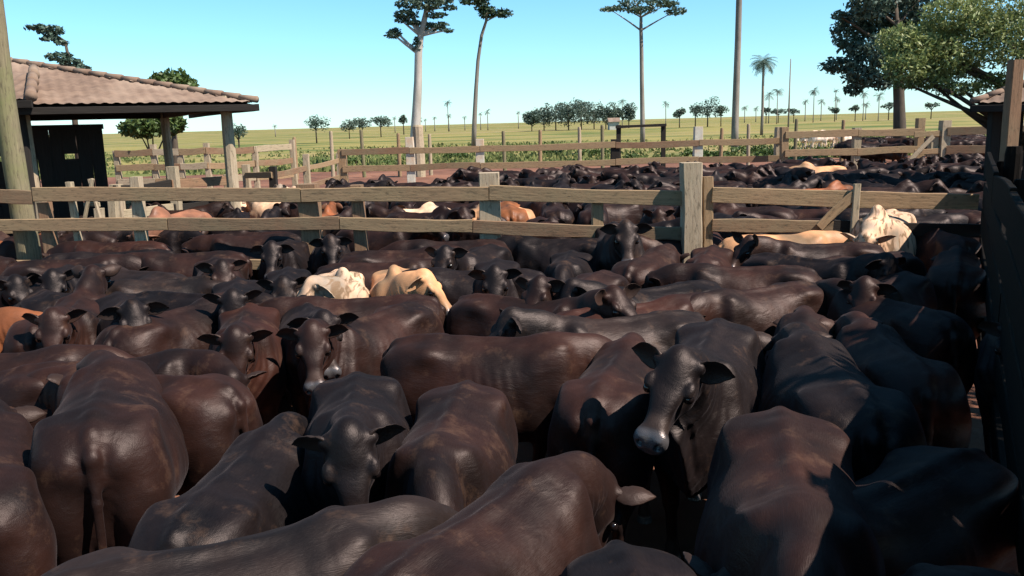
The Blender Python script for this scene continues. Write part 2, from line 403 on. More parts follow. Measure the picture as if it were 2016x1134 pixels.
def coat(name, brindle=False):
    t = NT(name); rest = t.attr('rest', 'Vector'); oi = t.n('ObjectInfo').outputs['Color']
    big = t.noise(rest, 2.2, 3, .5); mid = t.noise(rest, 9, 5, .6, .6)
    hair = t.noise(t.mapping(rest, (10, 120, 110)), 2.2, 3, .6)
    dark = t.mix(1.0, oi, (.42, .40, .42), 'MULTIPLY')
    red = t.mix(1.0, oi, (1.75, 1.25, 1.05), 'MULTIPLY')
    c = t.mix(t.ramp(big, [(.36, (0, 0, 0)), (.66, (1, 1, 1))]), dark, red)
    c = t.mix(t.ramp(mid, [(.35, (.35, .35, .35)), (.7, (0, 0, 0))]), c, dark)
    if brindle:
        w = t.noise(t.mapping(rest, (5, 13, 3)), 1.3, 3, .5, 1.2)
        c = t.mix(t.ramp(w, [(.50, (0, 0, 0)), (.60, (1, 1, 1))]), c, (.16, .10, .06))
    c = t.mix(t.math('MULTIPLY', t.attr('inner_ear'), .5), c, t.mix(.5, (.07, .045, .036), oi))
    dust = t.math('MULTIPLY', t.ramp(t.noise(rest, 4.5, 6, .7), [(.56, (0, 0, 0)), (.8, (1, 1, 1))]), .30)
    c = t.mix(dust, c, (.16, .085, .05))
    c = t.mix(t.attr('muzzle'), c, (.050, .045, .047) if not brindle else (.05, .04, .04))
    t.l(c, t.b.inputs['Base Color'])
    r = t.math('MULTIPLY_ADD', mid, .18, .34); r = t.math('MULTIPLY_ADD', hair, .12, r); r = t.math('SUBTRACT', r, t.math('MULTIPLY', t.attr('muzzle'), .24)); rr = r
    t.set('Specular IOR Level', .0); t.b.inputs['Specular Tint'].default_value = (1, .84, .82, 1); t.set('Sheen Weight', .03); t.set('Sheen Roughness', .4); t.b.inputs['Sheen Tint'].default_value = (.8, .68, .75, 1)
    nb = t.bump(t.noise(rest, 6, 3, .45, .3), .16, .016); nb = t.bump(hair, .42, .0035, nb)
    t.l(nb, t.b.inputs['Normal']); t.set('Roughness', .7)
    nb = t.bump(t.noise(t.mapping(rest, (5, 9, 14)), 1.2, 3, .5, .5), .22, .03, nb); gl = t.n('BsdfAnisotropic'); gl.inputs['Color'].default_value = (1, .84, .82, 1); t.l(rr, gl.inputs['Roughness']); t.l(nb, gl.inputs['Normal'])
    lw = t.n('LayerWeight'); lw.inputs['Blend'].default_value = .35; t.l(nb, lw.inputs['Normal'])
    fac = t.math('MULTIPLY_ADD', lw.outputs['Facing'], .016, .017); fac = t.math('MULTIPLY_ADD', t.attr('muzzle'), .04, fac); fac = t.math('MULTIPLY', fac, t.math('MULTIPLY_ADD', hair, .7, .65))
    mx = t.n('MixShader'); t.l(fac, mx.inputs[0]); t.l(t.b.outputs[0], mx.inputs[1]); t.l(gl.outputs[0], mx.inputs[2]); t.l(mx.outputs[0], t.out.inputs[0])
coat('coat'); coat('coat_brindle', True)
t = NT('eye'); t.set('Base Color', (.006, .004, .004, 1)); t.set('Roughness', .08)
KD = .74                                                    # all base colours share one scale with the exposure
def dim(c): return tuple(x * KD for x in c) if c else c
def rough_mat(name, c1, c2, c3=None, sc=4, rough=.85, bump=.5, bd=.02, coords='Object', stretch=(1, 1, 1), spec=.3, trans=0):
    c1, c2, c3 = dim(c1), dim(c2), dim(c3); t = NT(name); co = t.n('TexCoord').outputs[coords]; v = t.mapping(co, stretch)
    f = t.noise(v, sc, 8, .65); g = t.noise(v, sc * .23, 4, .6)
    c = t.mix(t.ramp(f, [(.32, (0, 0, 0)), (.68, (1, 1, 1))]), c1, c2)
    if c3: c = t.mix(t.ramp(g, [(.42, (0, 0, 0)), (.62, (1, 1, 1))]), c, c3)
    t.l(c, t.b.inputs['Base Color']); t.set('Roughness', rough); t.set('Specular IOR Level', spec)
    t.l(t.bump(f, bump, bd), t.b.inputs['Normal']); return t
def wood(name, c1, c2, moss, mossamt=.55, dark=(.06, .045, .03)):
    c1, c2, moss = dim(c1), dim(c2), dim(moss); t = NT(name); co = t.attr('wuv', 'Vector')                 # x runs along the plank
    gr = t.noise(t.mapping(co, (1.2, 26, 26)), 2.0, 8, .7, .4); bl = t.noise(co, 1.1, 5, .65); sp = t.noise(t.mapping(co, (3, 12, 12)), 2.5, 5, .7)
    c = t.mix(t.ramp(gr, [(.34, (0, 0, 0)), (.66, (1, 1, 1))]), c1, c2)
    c = t.mix(t.math('MULTIPLY', t.ramp(bl, [(.44, (0, 0, 0)), (.64, (1, 1, 1))]), mossamt), c, moss)
    c = t.mix(t.math('MULTIPLY', t.ramp(sp, [(.32, (1, 1, 1)), (.46, (0, 0, 0))]), .75), c, dark)
    t.l(c, t.b.inputs['Base Color']); t.set('Roughness', .85); t.set('Specular IOR Level', .02 if name == 'wood_black' else .2)
    t.l(t.bump(gr, .6, .006, t.bump(sp, .4, .01)), t.b.inputs['Normal'])
wood('wood', (.40, .255, .145), (.25, .155, .09), (.28, .215, .12), .4)
wood('wood_red', (.30, .17, .10), (.18, .10, .06), (.24, .20, .12), .45)
wood('wood_pale', (.50, .385, .27), (.34, .25, .17), (.30, .25, .15), .4)
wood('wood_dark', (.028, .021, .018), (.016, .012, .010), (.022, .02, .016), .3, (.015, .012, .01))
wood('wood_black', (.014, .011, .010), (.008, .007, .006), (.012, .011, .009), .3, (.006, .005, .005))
wood('wood_mossy', (.27, .22, .13), (.15, .12, .075), (.18, .19, .07), .6)
rough_mat('soil', (.19, .072, .038), (.09, .036, .022), (.25, .105, .06), .9, .95, .8, .06)
t = NT('field'); co = t.n('TexCoord').outputs['Object']
a = t.noise(t.mapping(co, (.035, .09, 1)), 1.0, 7, .62); b = t.noise(co, 1.1, 8, .7); e = t.noise(t.mapping(co, (.006, .02, 1)), 1.0, 4, .55)
c = t.mix(t.ramp(b, [(.3, (0, 0, 0)), (.7, (1, 1, 1))]), (.165, .140, .042), (.23, .185, .070))
c = t.mix(t.ramp(a, [(.46, (0, 0, 0)), (.60, (1, 1, 1))]), c, (.062, .088, .024))
c = t.mix(t.ramp(e, [(.50, (0, 0, 0)), (.66, (1, 1, 1))]), c, (.23, .170, .080))
t.l(c, t.b.inputs['Base Color']); t.set('Roughness', .95); t.set('Specular IOR Level', .1); t.l(t.bump(b, .8, .12), t.b.inputs['Normal'])
def leaf(name, c1, c2, rough=.55):
    c1, c2 = dim(c1), dim(c2); t = NT(name); f = t.n('NewGeometry').outputs['Random Per Island']; nz = t.noise(t.n('TexCoord').outputs['Object'], .9, 3, .6)
    c = t.mix(f, c1, c2); c = t.mix(t.ramp(nz, [(.4, (0, 0, 0)), (.65, (.6, .6, .6))]), c, tuple(x * .55 for x in c1))
    t.l(c, t.b.inputs['Base Color']); t.set('Roughness', rough); t.set('Specular IOR Level', .35)
    tr = t.n('BsdfTranslucent'); t.l(c, tr.inputs[0]); mx = t.n('MixShader'); mx.inputs[0].default_value = .22
    t.l(t.b.outputs[0], mx.inputs[1]); t.l(tr.outputs[0], mx.inputs[2]); t.l(mx.outputs[0], t.out.inputs[0])
leaf('leaf_dark', (.030, .058, .030), (.055, .090, .040)); leaf('leaf_blue', (.066, .110, .080), (.110, .165, .120))
leaf('leaf_green', (.070, .120, .028), (.13, .17, .045)); leaf('leaf_olive', (.19, .25, .07), (.33, .34, .13)); leaf('leaf_hazed', (.085, .125, .095), (.12, .16, .12))  # far leaves have distance haze painted into their colour
leaf('grass_blade', (.11, .155, .04), (.29, .27, .095), .8)
rough_mat('bark_pale', (.62, .55, .50), (.45, .39, .36), (.34, .30, .26), 3, .85, .5, .03, stretch=(1, 1, .35))
rough_mat('bark_brown', (.12, .085, .06), (.065, .048, .036), None, 5, .9, .8, .03, stretch=(1, 1, .3))
rough_mat('bark_grey', (.36, .31, .27), (.24, .20, .17), (.16, .13, .11), 3, .9, .6, .03, stretch=(1, 1, .3))
rough_mat('roof_tile', (.24, .155, .112), (.13, .082, .062), (.29, .20, .15), 3.2, .9, .5, .02)
rough_mat('ridge_tile', (.24, .15, .105), (.16, .10, .075), (.26, .18, .13), 5, .9, .5, .02)
rough_mat('plaster', (.62, .60, .55), (.52, .49, .44), (.40, .36, .30), 2, .9, .3, .01)
rough_mat('plaster_red', (.30, .15, .10), (.22, .11, .08), None, 2, .9, .3, .01)
rough_mat('concrete_post', (.70, .64, .54), (.52, .47, .39), (.62, .42, .28), 6, .9, .4, .01)
rough_mat('metal_dark', (.05, .045, .045), (.03, .028, .028), None, 6, .5, .2, .01, spec=.5)
# ---------------------------------------------------------------- mesh pieces
class MB:
    def __init__(s): s.v = []; s.f = []; s.w = []
    def add(s, V, F, W=None):
        n = len(s.v); s.v += [tuple(map(float, p)) for p in V]; s.f += [tuple(i + n for i in q) for q in F]
        s.w += [tuple(map(float, p)) for p in (W if W is not None else V)]
    def build(s, name, mat, parent=None, smooth=False):
        me = bpy.data.meshes.new(name); me.from_pydata(s.v, [], s.f); me.update()
        a = me.attributes.new('wuv', 'FLOAT_VECTOR', 'POINT'); a.data.foreach_set('vector', np.array(s.w, np.float32).ravel())
        if smooth: me.polygons.foreach_set('use_smooth', [True] * len(me.polygons))
        return link(name, me, MAT[mat], parent)
def plank(mb, p, q, w, t, face=None, seed=None, wob=.016, bev=.007, n=15):
    """a sawn board from p to q: w is its height, t its thickness; slightly bowed, edges chamfered"""
    rs = random.Random(seed if seed is not None else random.random())
    p = Vector(p); q = Vector(q); d = (q - p); L = d.length; d.normalize()
    up = Vector((0, 0, 1)) if abs(d.z) < .9 else (Vector(face) if face else Vector((0, 1, 0)))
    side = d.cross(up).normalized(); up = side.cross(d).normalized()
    off = Vector((rs.uniform(-50, 50), rs.uniform(-50, 50), rs.uniform(-50, 50))); ph = rs.uniform(0, 6); a1 = rs.uniform(-wob, wob); a2 = rs.uniform(-wob, wob) * .5
    V = []; W = []; F = []
    prof = [(-1, -1, 1, 0), (-1, -1, 0, 1), (-1, 1, 0, -1), (-1, 1, 1, 0), (1, 1, -1, 0), (1, 1, 0, -1), (1, -1, 0, 1), (1, -1, -1, 0)]
    for i in range(n):
        f = i / (n - 1); c = p + d * (L * f) + up * (a1 * math.sin(math.pi * f) + a2 * math.sin(5 * f + ph)) + side * a2 * math.cos(4 * f + ph)
        ww = w * (1 + .05 * math.sin(7 * f + ph) + rs.uniform(-.028, .028))
        for sx, sz, bx, bz in prof:
            x = sx * t / 2 + bx * bev; z = sz * ww / 2 + bz * bev
            V.append(c + side * x + up * z); W.append((off.x + L * f, off.y + x, off.z + z))
    for i in range(n - 1):
        for k in range(8): a = i * 8 + k; b = i * 8 + (k + 1) % 8; F.append((a, b, b + 8, a + 8))
    F.append(tuple(range(7, -1, -1))); F.append(tuple((n - 1) * 8 + k for k in range(8)))
    mb.add(V, F, W)
def tube(mb, pts, rad, nu=10, seed=0, cap=True, noise=.0):
    rs = random.Random(seed); V = []; F = []; W = []; off = rs.uniform(-30, 30); s = 0; pts = [Vector(p) for p in pts]; prev = None
    for i, p in enumerate(pts):
        d = (pts[min(i + 1, len(pts) - 1)] - pts[max(i - 1, 0)]).normalized()
        a = d.cross(Vector((0, 1, .03))).normalized() if abs(d.y) < .9 else d.cross(Vector((1, 0, 0))).normalized(); b = d.cross(a)
        if i: s += (p - pts[i - 1]).length
        for k in range(nu):
            th = 2 * math.pi * k / nu; r = rad[i] * (1 + rs.uniform(-noise, noise))
            V.append(p + a * (r * math.cos(th)) + b * (r * math.sin(th))); W.append((off + s, math.cos(th) * rad[i], math.sin(th) * rad[i]))
    for i in range(len(pts) - 1):
        for k in range(nu): F.append((i * nu + k, i * nu + (k + 1) % nu, (i + 1) * nu + (k + 1) % nu, (i + 1) * nu + k))
    if cap: F.append(tuple(range(nu - 1, -1, -1))); F.append(tuple((len(pts) - 1) * nu + k for k in range(nu)))
    mb.add(V, F, W)
def post(parent, x, y, z1, w=.16, mat='wood', rnd=False, z0=-.1, lean=(0, 0), name='post', seed=None, d=None):
    m = MB(); seed = seed if seed is not None else int(x * 97 + y * 31)
    if rnd: tube(m, [(x + lean[0] * f, y + lean[1] * f, z0 + (z1 - z0) * f) for f in (0, .2, .4, .6, .8, .97, 1)], [w / 2 * k for k in (1.08, 1.04, 1, .98, .95, .92, .78)], 10, seed, noise=.05)
    else: plank(m, (x, y, z0), (x + lean[0], y + lean[1], z1), w, d or w, face=(1, 0, 0), seed=seed, bev=.012)
    return m.build(name, mat, parent, smooth=False)
def rail(parent, p, q, w=.15, t=.045, mat='wood', name='rail', seed=None, wob=.012):
    m = MB(); plank(m, p, q, w, t, seed=seed, wob=wob); return m.build(name, mat, parent)

# ---------------------------------------------------------------- the setting: ground, pens, field
def sheet(name, x0, x1, y0, y1, nx, ny, mat, z=0, hf=None, power=1):
    xs = np.linspace(x0, x1, nx); ys = y0 + (y1 - y0) * np.linspace(0, 1, ny) ** power
    X, Y = np.meshgrid(xs, ys, indexing='ij'); Z = np.full_like(X, z) if hf is None else hf(X, Y) + z
    V = np.stack([X.ravel(), Y.ravel(), Z.ravel()], 1); i = np.arange(nx * ny).reshape(nx, ny)
    F = np.stack([i[:-1, :-1].ravel(), i[1:, :-1].ravel(), i[1:, 1:].ravel(), i[:-1, 1:].ravel()], 1)
    return tag(link(name, mesh_np(name, V, F), MAT[mat]), kind='structure')
def hill(X, Y):
    g = np.clip((Y - 60) / 500, 0, 1); s = g * g * (3 - 2 * g)
    return s * (np.clip(X / 400, -1.2, 1.2) * 1.2 + np.sin(X * .006 + 1) * 1.0 + np.sin(Y * .01) * .8 - .6) * np.clip(1.2 - Y / 4000, 0, 1)
sheet('ground', -4200, 4200, -30, 6500, 140, 160, 'field', 0, hill, 2.2)
def rough(X, Y): return .02 * np.sin(X * 2.1 + np.sin(Y * 1.7)) * np.sin(Y * 2.7) + .03
sheet('pen_soil', -55, 60, -8, 53, 160, 110, 'soil', 0.0, rough)

def z_at(py, px, d): return at_d(px, py, d).z

# ---------------------------------------------------------------- pen fence in front of the packed herd
def P(px, py, d): v = at_d(px, py, d); return v
fd = lambda px: 11.8 - .9 * max(-200, px) / 1345.0             # depth of the fence line along the picture
f1 = tag(empty('corral_fence', P(650, 600, fd(650)).xy.to_3d()), 'weathered plank fence closing off the near pen, left of the thick gate post', 'fence')
f1.location.z = 0
def chd(o, parent): o.matrix_parent_inverse = parent.matrix_basis.inverted(); return o
def frail(parent, px0, px1, y0, y1, w, mat, name='rail', off=0, seed=None, wob=.012, dfn=fd):
    a = P(px0, y0, dfn(px0) + off); b = P(px1, y1, dfn(px1) + off)
    return chd(rail(parent, a, b, w, .045, mat, name, seed, wob), parent)
for s, (a, b, y0, y1, m) in enumerate([(-120, 64, 381, 389, 'wood_red'), (66, 592, 383, 384, 'wood'), (594, 962, 385, 381, 'wood'), (964, 1372, 379, 391, 'wood')]):
    frail(f1, a, b, y0, y1, .19, m, seed=s + 1)
for s, (a, b, y0, y1, m) in enumerate([(-120, 330, 444, 441, 'wood'), (332, 668, 441, 439, 'wood_red'), (670, 930, 440, 445, 'wood'), (932, 1240, 446, 458, 'wood_red'), (1242, 1372, 459, 463, 'wood_red')]):
    frail(f1, a, b, y0, y1, .175, m, seed=s + 11)
for s, (a, b) in enumerate([(-120, 420), (422, 900), (902, 1372)]):
    frail(f1, a, b, 520, 520, .14, 'wood', seed=s + 21)
for px, ytop, w, m in [(-60, 360, .15, 'wood'), (88, 398, .12, 'wood_red'), (137, 358, .07, 'wood_pale'), (267, 348, .11, 'wood_pale'), (605, 362, .2, 'wood_red'), (702, 364, .13, 'wood_red'), (962, 340, .21, 'wood_pale'), (1176, 388, .12, 'wood')]:
    d = fd(px) + .045 / 2 + w / 2 + .004; w *= 1.3; v = P(px, ytop, d + .03); chd(post(f1, v.x, v.y, v.z, w, m), f1)
v = P(1361, 320, 10.86); chd(post(f1, v.x, v.y + .01, v.z, .25, 'wood_pale', name='gate_post', seed=5), f1)
# gate right of the thick post
gd = lambda px: 10.86 - .10 * (px - 1395) / 500
v = P(1395, 348, 10.86)
g1 = tag(empty('corral_gate', (v.x, v.y, 0)), 'wide plank gate with a diagonal brace, hung right of the thick square gate post', 'gate')
chd(post(g1, v.x, v.y + .05, v.z, .13, 'wood', name='hinge_stile', d=.08), g1)
frail(g1, 1402, 1925, 384, 397, .21, 'wood', seed=31, dfn=gd); frail(g1, 1402, 1640, 443, 447, .17, 'wood_red', seed=32, dfn=gd)
frail(g1, 1640, 1940, 447, 455, .17, 'wood_dark', seed=33, dfn=gd); frail(g1, 1402, 1940, 520, 540, .13, 'wood', seed=34, dfn=gd)
a = P(1613, 448, gd(1613) - .05); b = P(1690, 374, gd(1690) - .05); m = MB(); plank(m, a, b, .12, .035, seed=3); chd(m.build('brace', 'wood', g1), g1)
v = P(1688, 362, gd(1688) - .055); chd(post(g1, v.x, v.y, v.z, .10, 'wood_pale', name='stile', d=.04, seed=8), g1)

# tall mossy pole rising out of the fence line at the left
v = P(36, 370, 12.1); m = MB()
tube(m, [(v.x + .02 * math.sin(f * 9), v.y, -.2 + f * 6.2) for f in [i / 14 for i in range(15)]], [.17 - .05 * i / 14 for i in range(15)], 14, 3, noise=.035)
lp = m.build('pole', 'wood_mossy', None, smooth=True); tag(lp, 'tall round mossy pole at the far left, in front of the tiled shed', 'pole')

# ---------------------------------------------------------------- tall plank chute wall on the right, seen along its shaded side
cx = lambda y: 6.2 - .532 * (10.9 - y)
ch = tag(empty('chute_fence', (cx(4), 4, 0)), 'tall dark plank chute wall running towards the viewer along the right edge, in shade', 'fence')
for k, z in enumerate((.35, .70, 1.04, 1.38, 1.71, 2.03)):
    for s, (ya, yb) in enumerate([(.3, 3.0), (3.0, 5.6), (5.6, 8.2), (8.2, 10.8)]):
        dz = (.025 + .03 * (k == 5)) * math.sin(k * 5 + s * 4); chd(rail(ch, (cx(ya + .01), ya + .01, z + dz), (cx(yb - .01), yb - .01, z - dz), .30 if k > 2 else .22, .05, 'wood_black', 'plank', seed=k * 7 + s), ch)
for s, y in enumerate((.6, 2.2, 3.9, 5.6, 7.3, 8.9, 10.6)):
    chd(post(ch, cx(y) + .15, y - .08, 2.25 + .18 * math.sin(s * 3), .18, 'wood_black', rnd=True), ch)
# ---------------------------------------------------------------- back pens: fences, posts, portal
def fence_line(name, label, pts, heights, rw=.15, mat='wood', posts=None, pw=.14, pmat=None, rnd=False, tops=None, wob=.03, group=None):
    """pts: corner points on the ground; heights: rail heights; posts at every span end"""
    f = tag(empty(name, (pts[0][0], pts[0][1], 0)), label, 'fence', group)
    for i in range(len(pts) - 1):
        a, b = Vector((*pts[i], 0)), Vector((*pts[i + 1], 0)); d = (b - a).normalized() * .01
        for k, h in enumerate(heights):
            mm = mat if isinstance(mat, str) else mat[(i + k) % len(mat)]
            chd(rail(f, a + d + Vector((0, 0, h)), b - d + Vector((0, 0, h + .02 * math.sin(i * 3 + k))), rw, .045, mm, seed=i * 5 + k + len(name), wob=wob), f)
    for i, p in enumerate(pts):
        t = (tops[i % len(tops)] if tops else heights[-1] + .16); pm = pmat if isinstance(pmat, str) else (pmat[i % len(pmat)] if pmat else 'wood')
        chd(post(f, p[0], p[1] + .03 + pw / 2, t, pw, pm, rnd=rnd), f)
    return f
def gx(px, d): return (at_d(px, 300, d).x)
# second fence: cattle pen and its far side
D2 = 33.0
fence_line('rail_fence', 'pale rail fence with white-topped posts across the far side of the packed pen', [(gx(x, D2), D2) for x in (672, 806, 945, 1212, 1376, 1537)], (1.12, 1.78), .24, ['wood', 'wood_red', 'wood'], pw=.32, pmat=['wood', 'concrete_post', 'concrete_post', 'wood_dark', 'concrete_post', 'wood_pale'], tops=(1.9, 2.3, 2.15, 2.0, 2.4, 2.3))
fence_line('rail_fence', 'two-rail fence with a braced end, between the pale post and the big shade tree', [(gx(x, D2 - .6), D2 - .6) for x in (1545, 1688, 1812)], (1.3, 2.0), .26, 'wood', pw=.27, pmat=['wood', 'wood_pale', 'wood'], tops=(2.3, 2.2, 2.5))
fence_line('rail_fence', 'short weathered fence of wide rails below the small tiled shed at the right', [(gx(x, D2 - 1.5), D2 - 1.5 - .6 * k) for k, x in enumerate((1862, 1985, 2090))], (1.3, 2.0), .3, 'wood_red', pw=.33, pmat='wood_pale', tops=(2.4, 2.3))
g2 = tag(empty('pen_gate', (gx(1815, 31.5), 31.5, 0)), 'small plank gate with a crossed brace standing between two far rail fences', 'gate')
for k, (a, b) in enumerate((((1800, 265), (1862, 262)), ((1800, 300), (1862, 296)))):
    chd(rail(g2, at_d(*a, 31.6), at_d(*b, 31.6), .2, .05, 'wood', seed=k), g2)
m = MB(); plank(m, at_d(1790, 318, 31.4), at_d(1838, 268, 31.4), .16, .05, seed=2); chd(m.build('brace', 'wood_pale', g2), g2)
for px in (1838, 1856): v = at_d(px, 262, 31.8); chd(post(g2, v.x, v.y, v.z, .3, 'wood_pale'), g2)
# wire fence posts in the grass
def lone_posts(lst, label, group, d, w=.14, mat='wood', name='fence_post'):
    for k, (px, yt) in enumerate(lst):
        v = at_d(px, yt, d); o = post(None, 0, 0, v.z, w, mat if isinstance(mat, str) else mat[k % len(mat)], rnd=True, name=name, seed=k + 3, lean=(.04 * math.sin(k * 2.3), 0)); o.location = (v.x, v.y, 0)
        tag(o, label, 'post', group)
lone_posts([(579, 270), (650, 258), (712, 255), (783, 262), (845, 264), (992, 258), (1062, 256), (1141, 250), (1186, 246), (1420, 252), (1475, 244), (1568, 234), (1660, 236)], 'thin wooden post of the wire fence in the pasture beyond the pens', 'wire fence posts in the pasture', 46, .2, ['wood', 'wood_pale', 'wood_mossy'])
lone_posts([(822, 246)], 'stout yellow-lit post at the foot of the pale tall tree', None, 45, .6, 'wood_pale')
pf = tag(empty('portal_frame', (gx(1260, 48), 48, 0)), 'open rectangular wooden goal-like frame standing in the pasture', 'frame')
for px in (1218, 1306): v = at_d(px, 246, 48); chd(post(pf, v.x, v.y, v.z, .24, 'wood_dark', name='upright'), pf)
chd(rail(pf, at_d(1212, 250, 47.8), at_d(1312, 246, 47.8), .15, .08, 'wood_dark', 'lintel'), pf)
# pens left of the centre, beside the shed
fence_line('rail_fence', 'low rail fence with a squat post standing on bare red earth behind the near rails', [(gx(468, 24), 24.5), (gx(532, 24), 24), (gx(600, 28), 28), (gx(665, 33), 33)], (.85, 1.45), .17, ['wood_red', 'wood'], pw=.2, pmat=['wood_pale', 'wood_dark', 'wood_pale'], tops=(1.75, 1.7, 1.9))
fence_line('rail_fence', 'line of grey sheltered rails and posts passing behind the corner of the shed', [(gx(225, 32), 32), (gx(300, 32), 32), (gx(352, 32), 32), (gx(405, 32), 32), (gx(500, 33), 33), (gx(575, 35), 35)], (.9, 1.45, 2.0), .24, ['wood_pale', 'wood', 'wood_red'], pw=.2, pmat='wood_pale', tops=(2.1, 2.3))
fence_line('rail_fence', 'slanting weathered rails behind the front fence, left of the shed corner post', [(gx(215, 15), 15), (gx(330, 16), 16), (gx(445, 17.5), 17.4)], (.8, 1.3, 1.75), .18, ['wood_red', 'wood_pale', 'wood_dark'], pw=.18, pmat='wood_pale', tops=(1.85, 2.1))
fence_line('rail_fence', 'lower rails of a side pen in front of the dark board wall at the left', [(gx(-60, 14), 14.0), (gx(60, 14.1), 14.1), (gx(175, 14.2), 14.2), (gx(205, 14.6), 14.6)], (.7, 1.2), .14, 'wood', pw=.14, pmat='wood_pale', tops=(1.5, 1.75))
a = tag(empty('rail_fence', (gx(180, 13.2), 13.2, 0)), 'small A-shaped trestle of pale planks behind the left rails', 'trestle')
for k, (p, q) in enumerate((((165, 440), (182, 352)), ((200, 440), (176, 352)), ((166, 405), (196, 402)))):
    m = MB(); plank(m, at_d(*p, 13.2 + .06 * k), at_d(*q, 13.2 + .06 * k), .07, .04, seed=k); chd(m.build('leg' if k < 2 else 'crossbar', 'wood_pale', a), a)
a.name = 'trestle'

# ---------------------------------------------------------------- sheds with hipped tile roofs
def tile_plane(mb, c0, u, n, w, L, slope, clip):
    """corrugated tile slope: c0 corner at the eave, u along the eave, n plan direction up the slope; clip(s, t) keeps faces"""
    st = .048; nr = int(L / .34)
    su = np.arange(0, w + st, st); tv = []
    for r in range(nr + 1): tv += [r * .34, r * .34 + .325]
    tv = np.array(tv); S, T = np.meshgrid(su, tv, indexing='ij'); row = np.repeat(np.arange(nr + 1), 2)[None, :]
    Z = T * slope + .012 * np.cos(S * 2 * np.pi / .19) + .014 * (1 - (T - row * .34) / .34) + .012 * np.sin(S * 1.3) * np.sin(T * 1.1)
    V = np.array(c0)[None, None] + S[..., None] * np.array([*u, 0]) + T[..., None] * np.array([*n, 0]) + Z[..., None] * np.array([0, 0, 1.])
    nu, nv = S.shape; i = np.arange(nu * nv).reshape(nu, nv)
    F = np.stack([i[:-1, :-1].ravel(), i[1:, :-1].ravel(), i[1:, 1:].ravel(), i[:-1, 1:].ravel()], 1)
    sc = (S[:-1, :-1] + st / 2).ravel(); tc = ((T[:-1, :-1] + T[:-1, 1:]) / 2).ravel(); keep = clip(sc, tc)
    F = F[keep]; used = np.unique(F); mp = -np.ones(nu * nv, int); mp[used] = np.arange(len(used))
    mb.add(V.reshape(-1, 3)[used], [tuple(q) for q in mp[F].tolist()])
def hip_roof(parent, corner, u, n, W, D, zt, slope, over):
    """corner: the visible front corner of the eave; u runs along the front eave away from it; n goes to the back"""
    u = Vector(u).normalized(); n = Vector(n).normalized(); c = Vector((*corner, zt)); h = D / 2
    mb = MB(); tile_plane(mb, c, u, n, W, h, slope, lambda s, t: (s > t) & (s < W - t)); mb.build('roof_slope', 'roof_tile', parent, True)
    mb = MB(); tile_plane(mb, c + n.to_3d() * D, -n, u, D, h, slope, lambda s, t: (s > t) & (s < D - t)); mb.build('roof_slope', 'roof_tile', parent, True)
    mb = MB(); tile_plane(mb, c + n.to_3d() * D + u.to_3d() * W, -u, -n, W, h, slope, lambda s, t: (s > t) & (s < W - t)); mb.build('roof_slope', 'roof_tile', parent, True)
    apex = c + (u * h + n * h).to_3d() + Vector((0, 0, h * slope)); ap2 = c + (u * (W - h) + n * h).to_3d() + Vector((0, 0, h * slope))
    for a, b in ((c, apex), (c + n.to_3d() * D, apex), (apex, ap2)):
        mb = MB(); L = (b - a).length; k = max(2, int(L / .36))
        for i in range(k):
            p = a.lerp(b, i / k) + Vector((0, 0, .05)); q = a.lerp(b, (i + 1.12) / k) + Vector((0, 0, .035))
            tube(mb, [p, q], [.066, .056], 10, i)
        mb.build('ridge_tiles', 'ridge_tile', parent, True)
    # fascia and rafters under the eaves
    for a, b in ((c, c + u.to_3d() * W), (c, c + n.to_3d() * D)):
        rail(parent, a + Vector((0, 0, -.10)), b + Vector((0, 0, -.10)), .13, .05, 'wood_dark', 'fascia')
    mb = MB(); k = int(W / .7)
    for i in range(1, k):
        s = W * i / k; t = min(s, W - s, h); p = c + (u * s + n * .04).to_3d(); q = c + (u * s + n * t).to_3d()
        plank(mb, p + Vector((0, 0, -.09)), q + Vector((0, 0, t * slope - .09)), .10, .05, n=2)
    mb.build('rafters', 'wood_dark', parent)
    # dark sheet under the tiles, standing in for the shade of the eaves
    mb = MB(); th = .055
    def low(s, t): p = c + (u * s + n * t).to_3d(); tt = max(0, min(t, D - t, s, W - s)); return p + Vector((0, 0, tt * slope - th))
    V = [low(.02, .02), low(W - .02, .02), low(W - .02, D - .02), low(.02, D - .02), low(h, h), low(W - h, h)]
    mb.add(V, [(0, 1, 5, 4), (1, 2, 5), (2, 3, 4, 5), (3, 0, 4)]); mb.build('eave_shade', 'wood_dark', parent)
    return c, u, n
cr = at_d(507, 201, 16.5); u = Vector((-.87, -.49)).normalized(); n = Vector((-.49, .87)).normalized()
sh = tag(empty('cattle_shed', (cr.x, cr.y, 0)), 'open cattle shed with a low hipped tile roof and dark board wall', 'shed')
def local_child(parent):                                   # parts were built in world space
    for o in list(bpy.data.objects):
        if o.parent == parent: chd(o, parent)
c, u, n = hip_roof(sh, (cr.x, cr.y), u, n, 12.0, 8.0, cr.z, .245, 0)
def sp(s, t, z): return (c.x + u.x * s + n.x * t, c.y + u.y * s + n.y * t, z)
zt = cr.z
for k, (s, t, m1) in enumerate(((.5, .5, 'wood_pale'), (3.95, .75, 'wood_pale'), (7.2, .75, 'wood_pale'), (.75, 7.2, 'wood_pale'), (3.95, 7.2, 'wood_dark'), (7.2, 7.2, 'wood_dark'), (10.6, .75, 'wood'))):
    x, y, _ = sp(s, t, 0); post(sh, x, y, zt + .14, .24, m1, rnd=True, seed=k)
for a, b in (((.6, .75), (11.4, .75)), ((.6, 7.2), (11.4, 7.2)), ((.75, .6), (.75, 7.4))):
    rail(sh, sp(*a, zt - .06), sp(*b, zt - .06), .2, .1, 'wood_dark', 'beam')
